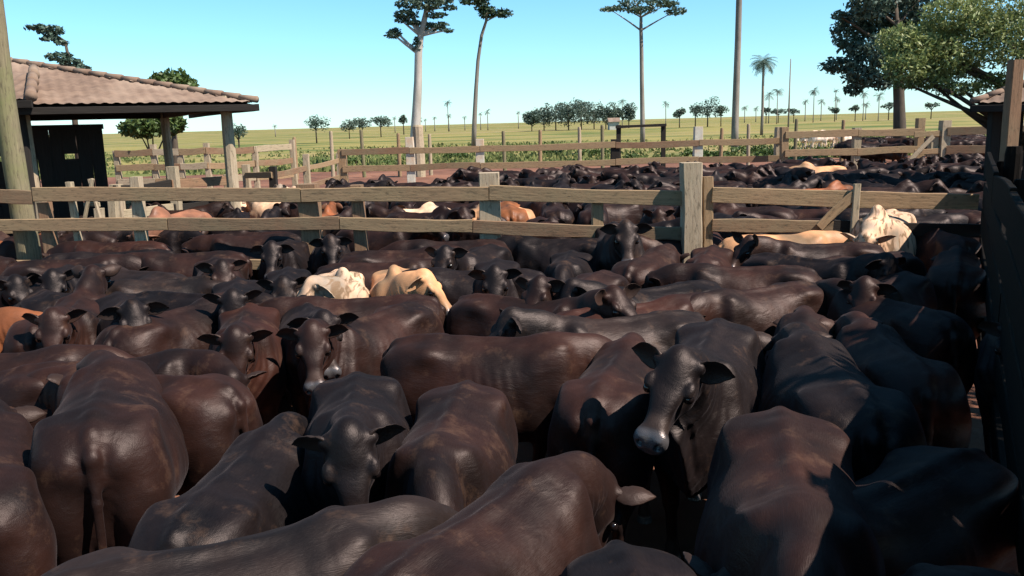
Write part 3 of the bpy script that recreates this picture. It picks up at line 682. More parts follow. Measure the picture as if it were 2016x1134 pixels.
# board wall of the crush inside: upright boards with gaps and a window hole
for i in range(34):
    s = 2.75 + i * .235
    if s > 10.5: break
    w = .236; z0, z1 = .15, zt - .42
    segs = [(z0, z1)]
    if 4.6 < s < 5.1: segs = [(z0, 1.42), (1.50, 1.72), (2.02, z1)]
    elif i % 5 == 2: segs = [(z0, 2.28), (2.38, z1)]
    for a, b in segs:
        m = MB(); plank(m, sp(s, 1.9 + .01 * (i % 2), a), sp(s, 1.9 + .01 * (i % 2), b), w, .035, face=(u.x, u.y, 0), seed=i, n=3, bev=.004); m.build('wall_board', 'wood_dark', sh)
rail(sh, sp(2.6, 1.86, zt - .38), sp(10.6, 1.86, zt - .38), .1, .05, 'wood_dark', 'beam')
for z in (.55, 1.0, 1.4): rail(sh, sp(.9, 2.6, z), sp(2.6, 2.0, z), .16, .05, 'wood', 'inner_rail')
local_child(sh)
# a second, nearer roof end just showing behind the pole
cr2 = at_d(62, 196, 14.4)
s2 = tag(empty('tiled_lean_to', (cr2.x, cr2.y, 0)), 'corner of a nearer tiled roof with orange hip tiles, just behind the mossy pole', 'roof')
mb = MB(); tile_plane(mb, Vector((cr2.x, cr2.y, cr2.z)), Vector((-1, -.05)), Vector((-.1, 1)), 3.0, 1.6, .32, lambda s, t: s > t * .4); mb.build('roof_slope', 'roof_tile', s2, True)
for k in range(4):
    mb = MB(); a = Vector((cr2.x, cr2.y, cr2.z + .05)).lerp(Vector((cr2.x - .75, cr2.y + 1.6, cr2.z + .62)), k / 4); b = a + Vector((-.22, .42, .15)); tube(mb, [a, b], [.10, .08], 10, k); mb.build('hip_tile', 'ridge_tile', s2, True)
rail(s2, (cr2.x, cr2.y, cr2.z - .07), (cr2.x - 3, cr2.y - .15, cr2.z - .07), .12, .05, 'wood_dark', 'fascia')
post(s2, cr2.x - .5, cr2.y + .5, cr2.z + .05, .16, 'wood_dark', rnd=True)
local_child(s2)
# small shed at the right edge
cr3 = at_d(1913, 204, 17.0)
s3 = tag(empty('small_shed', (cr3.x, cr3.y, 0)), 'small hipped clay-tile shed with a dark open front at the right edge', 'shed')
c, u, n = hip_roof(s3, (cr3.x, cr3.y), (1, -.62), (.62, 1), 5.0, 4.0, cr3.z, .40, 0)
for s, t in ((.4, .4), (4.5, .4), (.4, 3.6), (4.5, 3.6)): x, y, _ = sp(s, t, 0); post(s3, x, y, cr3.z, .18, 'wood_dark')
for i in range(16):
    m = MB(); s = .55 + i * .25; plank(m, sp(s, .55, .1), sp(s, .55, cr3.z - .05), .24, .035, face=(1, 0, 0), seed=i, n=3); m.build('wall_board', 'wood_dark', s3)
local_child(s3)
v = at_d(2001, 118, 13.0); o = post(None, 0, 0, v.z, .18, 'wood_red', seed=3); o.name = 'pole'; o.location = (v.x, v.y, 0)
tag(o, 'square reddish wooden pole in front of the small tiled shed, at the right edge', 'pole')

# ---------------------------------------------------------------- trees
def leaves(clumps, size, seed, aspect=.55, jitter=1.0, flat=0):
    """clumps: (centre, radii, n) -> quads scattered through each clump, denser at its shell"""
    rs = np.random.RandomState(seed); Vs = []; 
    for c, r, n in clumps:
        d = rs.normal(size=(n, 3)); d /= np.linalg.norm(d, axis=1)[:, None]; rad = rs.uniform(.25, 1.06, (n, 1)) ** .5
        p = np.array(c) + d * rad * np.array(r) * (1 + .18 * np.sin(d[:, :1] * 7 + seed) * np.cos(d[:, 1:2] * 6))
        a = rs.normal(size=(n, 3)); a[:, 2] *= (.5 if flat else 1); a /= np.linalg.norm(a, axis=1)[:, None]
        b = np.cross(a, rs.normal(size=(n, 3))); b /= np.linalg.norm(b, axis=1)[:, None]
        s = size * rs.uniform(.6, 1.3, (n, 1)) * jitter; t = s * aspect
        Vs.append(np.stack([p - a * s, p + b * t, p + a * s, p - b * t], 1).reshape(-1, 3))
    V = np.concatenate(Vs); F = np.arange(len(V)).reshape(-1, 4); return V, F
def limb(mb, p, q, r0, r1, bend, seed, n=6):
    rs = random.Random(seed); p = Vector(p); q = Vector(q); o = Vector((rs.uniform(-1, 1), rs.uniform(-1, 1), rs.uniform(-.3, .6))) * bend
    tube(mb, [p.lerp(q, i / n) + o * math.sin(math.pi * i / n) + Vector((rs.uniform(-1, 1), rs.uniform(-1, 1), 0)) * bend * .12 for i in range(n + 1)], [r0 + (r1 - r0) * i / n for i in range(n + 1)], 8, seed)
def tree(name, label, base, trunk, clumps, leafmat, barkmat, lsize, seed, limbs=True, cat='tree', group=None, aspect=.55, flat=0):
    """trunk: list of (x, y, z, r) relative to the base; clumps relative too"""
    e = tag(empty(name, base), label, cat, group)
    if trunk[0][2] > -.2: trunk = [(trunk[0][0], trunk[0][1], -.3, trunk[0][3])] + list(trunk[1:])
    mb = MB(); tube(mb, [t[:3] for t in trunk], [t[3] for t in trunk], 12, seed, noise=.03)
    if limbs:
        for k, (c, r, n) in enumerate(clumps):
            h = min(max(c[2] - r[2] - .5 * math.hypot(c[0] - trunk[-1][0], c[1] - trunk[-1][1]), trunk[-1][2] * .55), trunk[-1][2])
            j = min(range(len(trunk)), key=lambda i: abs(trunk[i][2] - h)); s = trunk[j]
            limb(mb, s[:3], c, s[3] * .55, s[3] * .14, .05 * (Vector(c) - Vector(s[:3])).length, seed + k)
    mb.build('trunk', barkmat, e, True)
    V, F = leaves(clumps, lsize, seed, aspect, 1, flat); me = mesh_np('crown', V, F, False); link('crown', me, MAT[leafmat], e)
    return e
def gz(x, y): return float(hill(np.array(x), np.array(y)))
def base_at(px, d): x = gx(px, d); return (x, d, gz(x, d))
def rel(px, py, d, base): v = at_d(px, py, d); return (v.x - base[0], v.y - base[1], v.z - base[2])
def blob(px, py, d, base, rx, rz, n, ry=None, dy=0): x, y, z = rel(px, py, d, base); s = d / FPX; return ((x, dy, z), (rx * s, (ry or rx) * s, rz * s), n)

# pale tall tree left of centre
d = 62; b = base_at(812, d); tr = [(*rel(px, py, d, b), .85 * r * d / FPX) for px, py, r in ((812, 330, 12), (816, 280, 11), (820, 220, 10.5), (823, 160, 9.5), (824, 105, 8.5), (828, 70, 7), (840, 20, 5.5), (852, -30, 4), (868, -80, 2.5))]
B = lambda px, py, rx, rz, n, dy=0: blob(px, py, d, b, rx, rz, n, dy=dy)
tree('tall_tree', 'tall tree with a thick pale trunk and sparse dark leaf clumps', b, tr,
     [B(775, 68, 16, 8, 130), B(800, 28, 24, 9, 260), B(805, 8, 26, 9, 260), B(840, 50, 26, 9, 300, 1), B(868, 50, 16, 6, 110), B(822, 88, 10, 14, 190), B(845, 10, 30, 12, 420, -1), B(875, 0, 18, 8, 200), B(850, -40, 44, 20, 500), B(800, -35, 30, 14, 250), B(778, 60, 10, 4, 60), B(790, 40, 14, 4, 90), B(882, 60, 12, 4, 70), B(860, 30, 20, 5, 140), B(885, 15, 14, 5, 100), B(815, 45, 14, 5, 110)], 'leaf_blue', 'bark_pale', .15, 3, flat=1)
# slender leaning tree
d = 95; b = base_at(932, d); tr = [(*rel(px, py, d, b), r * d / FPX) for px, py, r in ((932, 290, 5), (934, 240, 4.5), (937, 180, 4), (941, 120, 3.5), (948, 70, 3), (957, 42, 2.6), (960, 15, 2))]
B = lambda px, py, rx, rz, n, dy=0: blob(px, py, d, b, rx, rz, n, dy=dy)
tree('tall_tree', 'very slender leaning tree with a small flat tufted top, right of the thick pale trunk', b, tr,
     [B(925, 2, 22, 7, 260), B(950, 12, 14, 14, 260), B(960, 24, 16, 12, 320), B(990, 26, 20, 8, 260), B(948, -12, 30, 12, 240)], 'leaf_dark', 'bark_grey', .21, 9, flat=1)
# umbrella tree centre right
d = 85; b = base_at(1264, d); tr = [(*rel(px, py, d, b), r * d / FPX) for px, py, r in ((1265, 300, 5), (1265, 240, 4.6), (1264, 170, 4.2), (1263, 100, 3.8), (1262, 60, 3.4), (1262, 34, 2.8))]
B = lambda px, py, rx, rz, n, dy=0: blob(px, py, d, b, rx, rz, n, dy=dy)
tree('umbrella_tree', 'slender umbrella tree with a wide flat crown standing alone in the pasture', b, tr,
     [B(1200, 18, 20, 4, 150), B(1232, 12, 26, 6, 240, 1), B(1262, 20, 30, 7, 330), B(1295, 10, 26, 6, 260, -1), B(1330, 22, 20, 7, 220), B(1250, 2, 36, 6, 200), B(1318, 8, 20, 6, 140)], 'leaf_blue', 'bark_grey', .18, 12, flat=1)
# bare trunk running out of the top of the frame
d = 66; b = base_at(1446, d); tr = [(*rel(px, py, d, b), r * d / FPX) for px, py, r in ((1446, 310, 7.5), (1447, 250, 7), (1450, 160, 6.6), (1453, 80, 6.2), (1455, 0, 5.6), (1457, -60, 4.8), (1460, -130, 3.5))]
B = lambda px, py, rx, rz, n, dy=0: blob(px, py, d, b, rx, rz, n, dy=dy)
tree('tall_tree', 'bare straight grey trunk standing just left of the tall palm', b, tr, [B(1420, -120, 40, 16, 300), B(1490, -140, 46, 18, 300), B(1455, -165, 50, 18, 300)], 'leaf_blue', 'bark_grey', .2, 15)
# double-tiered tree behind the shed roof
d = 48; b = base_at(140, d); tr = [(*rel(px, py, d, b), r * d / FPX) for px, py, r in ((150, 300, 6), (146, 220, 5), (140, 150, 4), (134, 110, 3), (128, 80, 2.2))]
B = lambda px, py, rx, rz, n, dy=0: blob(px, py, d, b, rx, rz, n, dy=dy)
tree('umbrella_tree', 'dark two-tiered flat-topped tree showing above the tiled shed roof', b, tr,
     [B(72, 54, 20, 5, 160), B(98, 60, 24, 9, 340), B(100, 76, 18, 5, 160), B(122, 84, 12, 5, 90), B(118, 112, 24, 8, 280), B(140, 124, 22, 9, 260), B(165, 134, 16, 4, 90)], 'leaf_blue', 'bark_brown', .13, 21, flat=1)
# leafy trees behind the shed
d = 38; b = base_at(342, d); B = lambda px, py, rx, rz, n, dy=0: blob(px, py, d, b, rx, rz, n, dy=dy)
tree('leafy_tree', 'bright green rounded treetop rising just behind the tiled shed roof', b, [(0, 0, -.2, .22), (.05, 0, 1.2, .18), (.1, 0, 2.6, .12), (.1, 0, 3.6, .07)],
     [B(345, 165, 34, 26, 900), B(325, 160, 22, 16, 350, -.4), B(368, 172, 22, 16, 350), B(340, 200, 42, 24, 700)], 'leaf_green', 'bark_brown', .12, 24)
d = 33; b = base_at(300, d); B = lambda px, py, rx, rz, n, dy=0: blob(px, py, d, b, rx, rz, n, dy=dy)
tree('leafy_tree', 'low dark green bushy tree seen below the eaves of the tiled shed', b, [(0, 0, -.2, .15), (0, 0, .9, .12), (0, 0, 1.6, .08)],
     [B(268, 252, 30, 18, 700), B(300, 248, 34, 22, 900, -.5), B(336, 245, 28, 20, 800), B(300, 232, 40, 14, 500)], 'leaf_green', 'bark_brown', .11, 27)
# big shade tree at the right
d = 50; b = base_at(1771, d); tr = [(*rel(px, py, d, b), r * d / FPX) for px, py, r in ((1771, 320, 13), (1771, 250, 11.5), (1770, 200, 10.5), (1769, 160, 10), (1768, 110, 8), (1765, 50, 6), (1762, 0, 4))]
B = lambda px, py, rx, rz, n, dy=0: blob(px, py, d, b, rx, rz, n, dy=dy)
tree('shade_tree', 'big dark-leaved shade tree with a straight dark trunk among the far pens', b, tr,
     [B(1690, 60, 34, 40, 1100, 1.2), B(1700, 10, 42, 30, 1100, -1), B(1740, 30, 40, 46, 1300, 1), B(1660, 128, 34, 16, 520, .5), B(1690, 148, 34, 22, 700, -.5), B(1680, 176, 18, 12, 220), B(1720, 105, 36, 30, 900, -1.2), B(1790, 20, 50, 40, 1300, 1.5), B(1760, 90, 46, 36, 1000), B(1830, 60, 50, 44, 1300, 2), B(1740, -30, 70, 34, 1200), B(1840, -20, 60, 34, 1100, 1), B(1690, 100, 22, 20, 420), B(1737, 165, 24, 12, 200), B(1650, 30, 14, 10, 80)], 'leaf_blue', 'bark_brown', .15, 30)
# feathery green tree, nearer, at the right
d = 19; b = (gx(1990, d) + 1.2, d, 0); tr = [(0, 0, -.2, .2), (.05, 0, 1.4, .17), (-.1, .1, 2.6, .14), (-.2, 0, 3.6, .10)]
B = lambda px, py, rx, rz, n, dy=0: blob(px, py, d, b, rx, rz, n, dy=dy)
tree('feathery_tree', 'feathery light green tree spreading above the small tiled shed at the right', b, tr,
     [B(1770, 135, 42, 28, 1500, -.3), B(1795, 80, 50, 34, 2000, .3), B(1800, 100, 48, 34, 2000), B(1880, 30, 60, 34, 2200), B(1850, 110, 60, 44, 2900), B(1900, 120, 60, 40, 2300, .6), B(1960, 90, 70, 50, 3000, -.6), B(1860, 70, 60, 30, 1700, .6), B(1920, 50, 60, 30, 1700), B(2010, 60, 70, 50, 2200), B(1830, 160, 40, 16, 700), B(1890, 175, 44, 14, 700), B(1960, 160, 40, 18, 700), B(1785, 165, 26, 10, 250), B(1980, 10, 80, 30, 1400)], 'leaf_olive', 'bark_brown', .055, 33, aspect=.35)
# unseen tree added by the viewer's right shoulder so that its canopy shades the right of the pen
b = (7.6, 1.6, 0); rt = random.Random(3)
tree('shade_tree', 'unseen leafy tree behind the chute wall, added to shade the right corner of the pen', b, [(0, 0, -.2, .2), (0, 0, 1.5, .17), (-.1, 0, 3, .13), (-.2, .1, 4, .1)],
     [((-2.9 + 2.8 * f + rt.uniform(-.3, .5), -.4 + 5.0 * f + rt.uniform(-.5, .5), rt.uniform(4.3, 5.4)), (rt.uniform(.65, .9), rt.uniform(.65, .9), .5), 800) for f in [i / 11 for i in range(12)]], 'leaf_green', 'bark_brown', .09, 36)

# palms
def palm(px, ybase, ycrown, rpx, d, label, group, trunk_r=2.4, seed=0, fr=22, mat='leaf_blue'):
    x = gx(px, d); z0 = gz(x, d); e = tag(empty('palm_tree', (x, d, z0)), label, 'palm', group); zc = at_d(px, ycrown, d).z - z0; s = d / FPX
    mb = MB(); tube(mb, [(0, 0, -.3), (.05, 0, zc * .35), (0, 0, zc * .7), (0, 0, zc)], [trunk_r * s * k for k in (1.2, 1, .95, .8)], 7, seed); mb.build('trunk', 'bark_grey', e, True)
    rs = random.Random(seed); L = rpx * s; V = []; F = []
    for k in range(fr):
        az = 2 * math.pi * k / fr * 2.4 + rs.uniform(-.2, .2); el = rs.uniform(-.5, 1.25); dr = Vector((math.cos(az), math.sin(az), 0)); sd = Vector((-math.sin(az), math.cos(az), 0))
        pts = []; p = Vector((0, 0, zc)); v = dr * math.cos(el) + Vector((0, 0, math.sin(el)))
        for j in range(7): pts.append(p.copy()); p += v * L / 6 * (1.0); v = (v + Vector((0, 0, -.30))).normalized()
        for j in range(6):
            a, c = pts[j], pts[j + 1]; wdt = L * .16 * math.sin(math.pi * (j + .8) / 7.2) + L * .01
            for sg in (1, -1):
                for q in range(3):
                    f0 = q / 3; f1 = f0 + .2; m0 = a.lerp(c, f0); m1 = a.lerp(c, f1); tip = a.lerp(c, f0 + .45) + sd * sg * wdt * 1.5 + Vector((0, 0, -wdt * .7)); n0 = len(V)
                    V += [m0, m1, tip]; F.append((n0, n0 + 1, n0 + 2))
    me = bpy.data.meshes.new('fronds'); me.from_pydata([tuple(p) for p in V], [], F); link('fronds', me, MAT[mat], e); return e
palm(1498, 225, 124, 30, 120, 'tall feather-leaved palm standing clear against the sky right of the bare pale trunk', None, 2.6, 1, 44)
FAR = 'small palms dotted along the horizon'
FL = 'tiny far palm among those scattered along the pasture horizon'
for k, (px, yc, r, d) in enumerate([(1511, 188, 9, 260), (1527, 180, 10, 240), (1598, 178, 9, 250), (1582, 200, 6, 300), (1613, 200, 7, 300), (1643, 195, 6, 320), (885, 202, 7, 330), (886, 228, 5, 330), (858, 232, 4, 420), (917, 231, 4, 420), (830, 236, 5, 380), (948, 224, 4, 420), (962, 220, 6, 330), (1022, 222, 4, 420), (840, 236, 3, 420), (545, 248, 4, 420), (1464, 212, 6, 320), (1486, 214, 5, 350), (1700, 205, 7, 300), (1725, 190, 9, 240), (1695, 185, 8, 260), (1310, 205, 7, 320), (1225, 200, 8, 280), (780, 232, 4, 420), (1640, 178, 5, 360)]):
    palm(px, 240, yc, r * 1.5, d, FL, FAR, .8, k + 5, 18, 'leaf_hazed')
# bushes and clumps on the horizon
def bush(px, py, rx, rz, d, label, name='bushy_tree', group=None, seed=0, n=260, mat='leaf_hazed', ls=None):
    x = gx(px, d); b = (x, d, gz(x, d)); z = at_d(px, py, d).z - b[2]; s = d / FPX; rs = random.Random(seed)
    cl = [((rs.uniform(-.6, .6) * rx * s, rs.uniform(-.6, .6) * rx * s, z * .80 + rs.uniform(-.6, .6) * rz * s), (rx * s * rs.uniform(.35, .6), rx * s * rs.uniform(.35, .6), rz * s * rs.uniform(.5, .9)), n // 5) for _ in range(8)]
    h = max(z, .5)
    return tree(name, label, b, [(0, 0, -.5, .03 * h), (0, 0, h * .5, .025 * h), (0, 0, h * .9, .015 * h)], cl, mat, 'bark_brown', ls or 2.0 * s, seed, group=group, flat=1)
bush(625, 232, 26, 12, 150, 'small dark umbrella-shaped tree alone on the horizon, right of the shed', 'umbrella_tree', seed=2, n=500, mat='leaf_blue')
bush(472, 245, 20, 12, 90, 'round dark tree on the horizon just right of the shed corner post', seed=3, n=500, mat='leaf_blue')
bush(690, 240, 18, 10, 190, 'leftmost of three low hazy trees on the horizon, left of the thick pale trunk', seed=4, n=350)
bush(716, 234, 16, 9, 200, 'middle one of three low hazy trees on the horizon, left of the thick pale trunk', seed=5, n=350)
bush(752, 232, 26, 9, 200, 'widest and rightmost of three low hazy trees, left of the thick pale trunk', seed=6, n=450)
bush(797, 226, 10, 8, 240, 'little round treetop touching the left side of the thick pale trunk', seed=7, n=250)
GR = 'trees of the dark grove on the horizon'
for k, (px, py, rx, rz) in enumerate([(1048, 226, 20, 10), (1072, 218, 26, 16), (1095, 212, 30, 20), (1120, 212, 30, 20), (1145, 208, 30, 22), (1170, 212, 28, 20), (1193, 215, 24, 16), (1215, 220, 20, 11), (1238, 214, 18, 14)]):
    bush(px, py, rx, rz, 230 + 6 * (k % 3), 'dark tree of the dense grove on the horizon beside the umbrella tree', 'grove_tree', GR, seed=k + 40, n=900, mat='leaf_hazed')
for k, (px, py, rx, rz) in enumerate([(1337, 214, 14, 8), (1368, 208, 18, 12), (1392, 202, 22, 16), (1418, 212, 16, 9)]):
    bush(px, py, rx, rz, 220, 'hazy tree in the loose group on the horizon, left of the bare straight trunk', 'horizon_tree', 'trees left of the bare straight trunk', seed=k + 60, n=380)
for k, (px, py, rx) in enumerate([(1506, 212, 9), (1530, 212, 18), (1560, 214, 14), (1680, 206, 12), (1640, 210, 10), (1745, 200, 16), (1828, 200, 14)]):
    bush(px, py, rx, 5, 260, 'low dark bush far off near the foot of the horizon palms', 'far_bush', 'low bushes under the horizon palms', seed=k + 70, n=200)
# farm buildings far away
for k, (px, w, h, lab) in enumerate([(1210, 5, 2.0, 'small white farmhouse far off beside the horizon grove'),]):
    x = gx(px, 215); e = tag(empty('farmhouse', (x, 215, gz(x, 215))), lab, 'house'); z = gz(x, 200)
    m = MB(); hw = w / 4; m.add([(-hw, 0, 0), (hw, 0, 0), (hw, 4, 0), (-hw, 4, 0), (-hw, 0, h), (hw, 0, h), (hw, 4, h), (-hw, 4, h)], [(0, 1, 5, 4), (1, 2, 6, 5), (2, 3, 7, 6), (3, 0, 4, 7)]); o = m.build('wall', 'plaster', e)
    m = MB(); hw += .3; m.add([(-hw, -.4, h), (hw, -.4, h), (hw, 4.4, h), (-hw, 4.4, h), (-hw, 2, h + 1), (hw, 2, h + 1)], [(0, 1, 5, 4), (2, 3, 4, 5), (1, 2, 5), (3, 0, 4), (0, 3, 2, 1)]); m.build('roof', 'roof_tile', e)
x = gx(1550, 150); z0 = gz(x, 150); m = MB(); tube(m, [(0, 0, -.3), (0, 0, at_d(1550, 116, 150).z - z0)], [.16, .09], 6, 1); o = m.build('utility_pole', 'bark_grey', None, True); o.location = (x, 150, z0)
tag(o, 'thin utility pole on the horizon between the tall palm and the shade tree', 'pole')

# grass: tufts along the near edge of the pasture
rs = np.random.RandomState(4); N = 26000
yy = 53.2 + 60 * rs.uniform(0, 1, N) ** 1.9; xx = rs.uniform(-.75, .85, N) * yy
pn = np.sin(xx * .35) * np.sin(yy * .5) + np.sin(xx * .13 + 2) ; kp = pn + rs.uniform(-1, 1, N) > -.4; xx, yy = xx[kp], yy[kp]; N = len(xx)
th = rs.uniform(0, math.pi, N); h = rs.uniform(.10, .28, N) * (1 + .5 * (pn[kp] > .6)); w = rs.uniform(.08, .2, N); lx = rs.uniform(-.1, .1, N)
zz = hill(xx, yy); dx, dy = np.cos(th) * w, np.sin(th) * w
V = np.stack([np.stack([xx - dx, yy - dy, zz - .02], 1), np.stack([xx + dx, yy + dy, zz - .02], 1), np.stack([xx + dx * .5 + lx, yy + dy * .5, zz + h], 1), np.stack([xx - dx * .3 + lx, yy - dy * .3, zz + h * .8], 1)], 1).reshape(-1, 3)
tag(link('grass', mesh_np('grass', V, np.arange(len(V)).reshape(-1, 4), False), MAT['grass_blade']), 'tall yellowish pasture grass growing beyond the pens', 'grass', kind='stuff')

# low green weeds and shrubs at the edge of the pasture
for k, (px, d, r_) in enumerate([(1360, 52, .9), (1410, 50, .7), (1480, 54, 1.0), (1515, 50, .7), (1560, 53, .9), (1610, 50, .8), (1170, 58, .8), (1085, 62, .9), (700, 55, .7), (905, 60, .8), (1240, 50, .6), (760, 50, .6)]):
    d += 9; x = gx(px, d); rs_ = random.Random(k); e = tag(empty('weed_bush', (x, d, 0)), 'low dark green weed bush in the yellow pasture just beyond the pens', 'bush', 'weed bushes at the pasture edge')
    V, F = leaves([((rs_.uniform(-.5, .5) * r_ * 2, rs_.uniform(-.3, .3), .22 * r_), (r_ * .9, r_ * .6, .38 * r_), 150) for _ in range(3)], .13, k); link('foliage', mesh_np('foliage', V, F, False), MAT['leaf_green'], e)
    mb = MB(); tube(mb, [(0, 0, -.1), (0, 0, .25)], [.04, .02], 6, k); mb.build('stem', 'bark_brown', e)
# ---------------------------------------------------------------- the herd
BLK = (.0045, .0036, .0042); DBR = (.0115, .0060, .0050); BRN = (.0150, .0074, .0058); RBR = (.0210, .0092, .0068); GRY = (.0115, .0092, .0090)
TAN = (.15, .062, .027); CRM = (.38, .25, .14); WHT = (.50, .41, .30); ORG = (.19, .08, .032)
def local_pt(name, kw):
    """posed local position of a reference point on the rest body"""
    tab = {'R': (-.74, 0, 1.20), 'H': (-.42, 0, 1.25), 'M': (0, 0, 1.225), 'W': (.45, 0, 1.265), 'P': tuple(POLL + HU * .02)}
    p = np.array([tab[name]]); w = 1.0 if name == 'P' else 0.0
    tp = dict(T=np.array([TP if name == 'P' else min(p[0][0], .45)]), wh=np.array([w]), earw=np.array([0.]))
    k = {a: b for a, b in kw.items() if a in ('length', 'bend', 'ny', 'npt', 'hy', 'hp', 'hr')}
    return pose(tp, p, **k)[0]
HERD = []
def cow(anchor, px, py, head, color, label, name='heifer', cat='cow', group='dark heifers in the near pen', scale=1.0, kind='taurine', mat='coat', lod=0, fix=1.0, **kw):
    lp = local_pt(anchor, kw) * scale; a = R(head); w = at_z(px, py, lp[2])
    x = w.x - (lp[0] * math.cos(a) - lp[1] * math.sin(a)); y = w.y - (lp[0] * math.sin(a) + lp[1] * math.cos(a))
    HERD.append(dict(x=x, y=y, head=head, color=color, label=label, name=name, cat=cat, group=group, scale=scale, kind=kind, mat=mat, lod=lod, kw=kw, fix=fix, px=px, py=py))
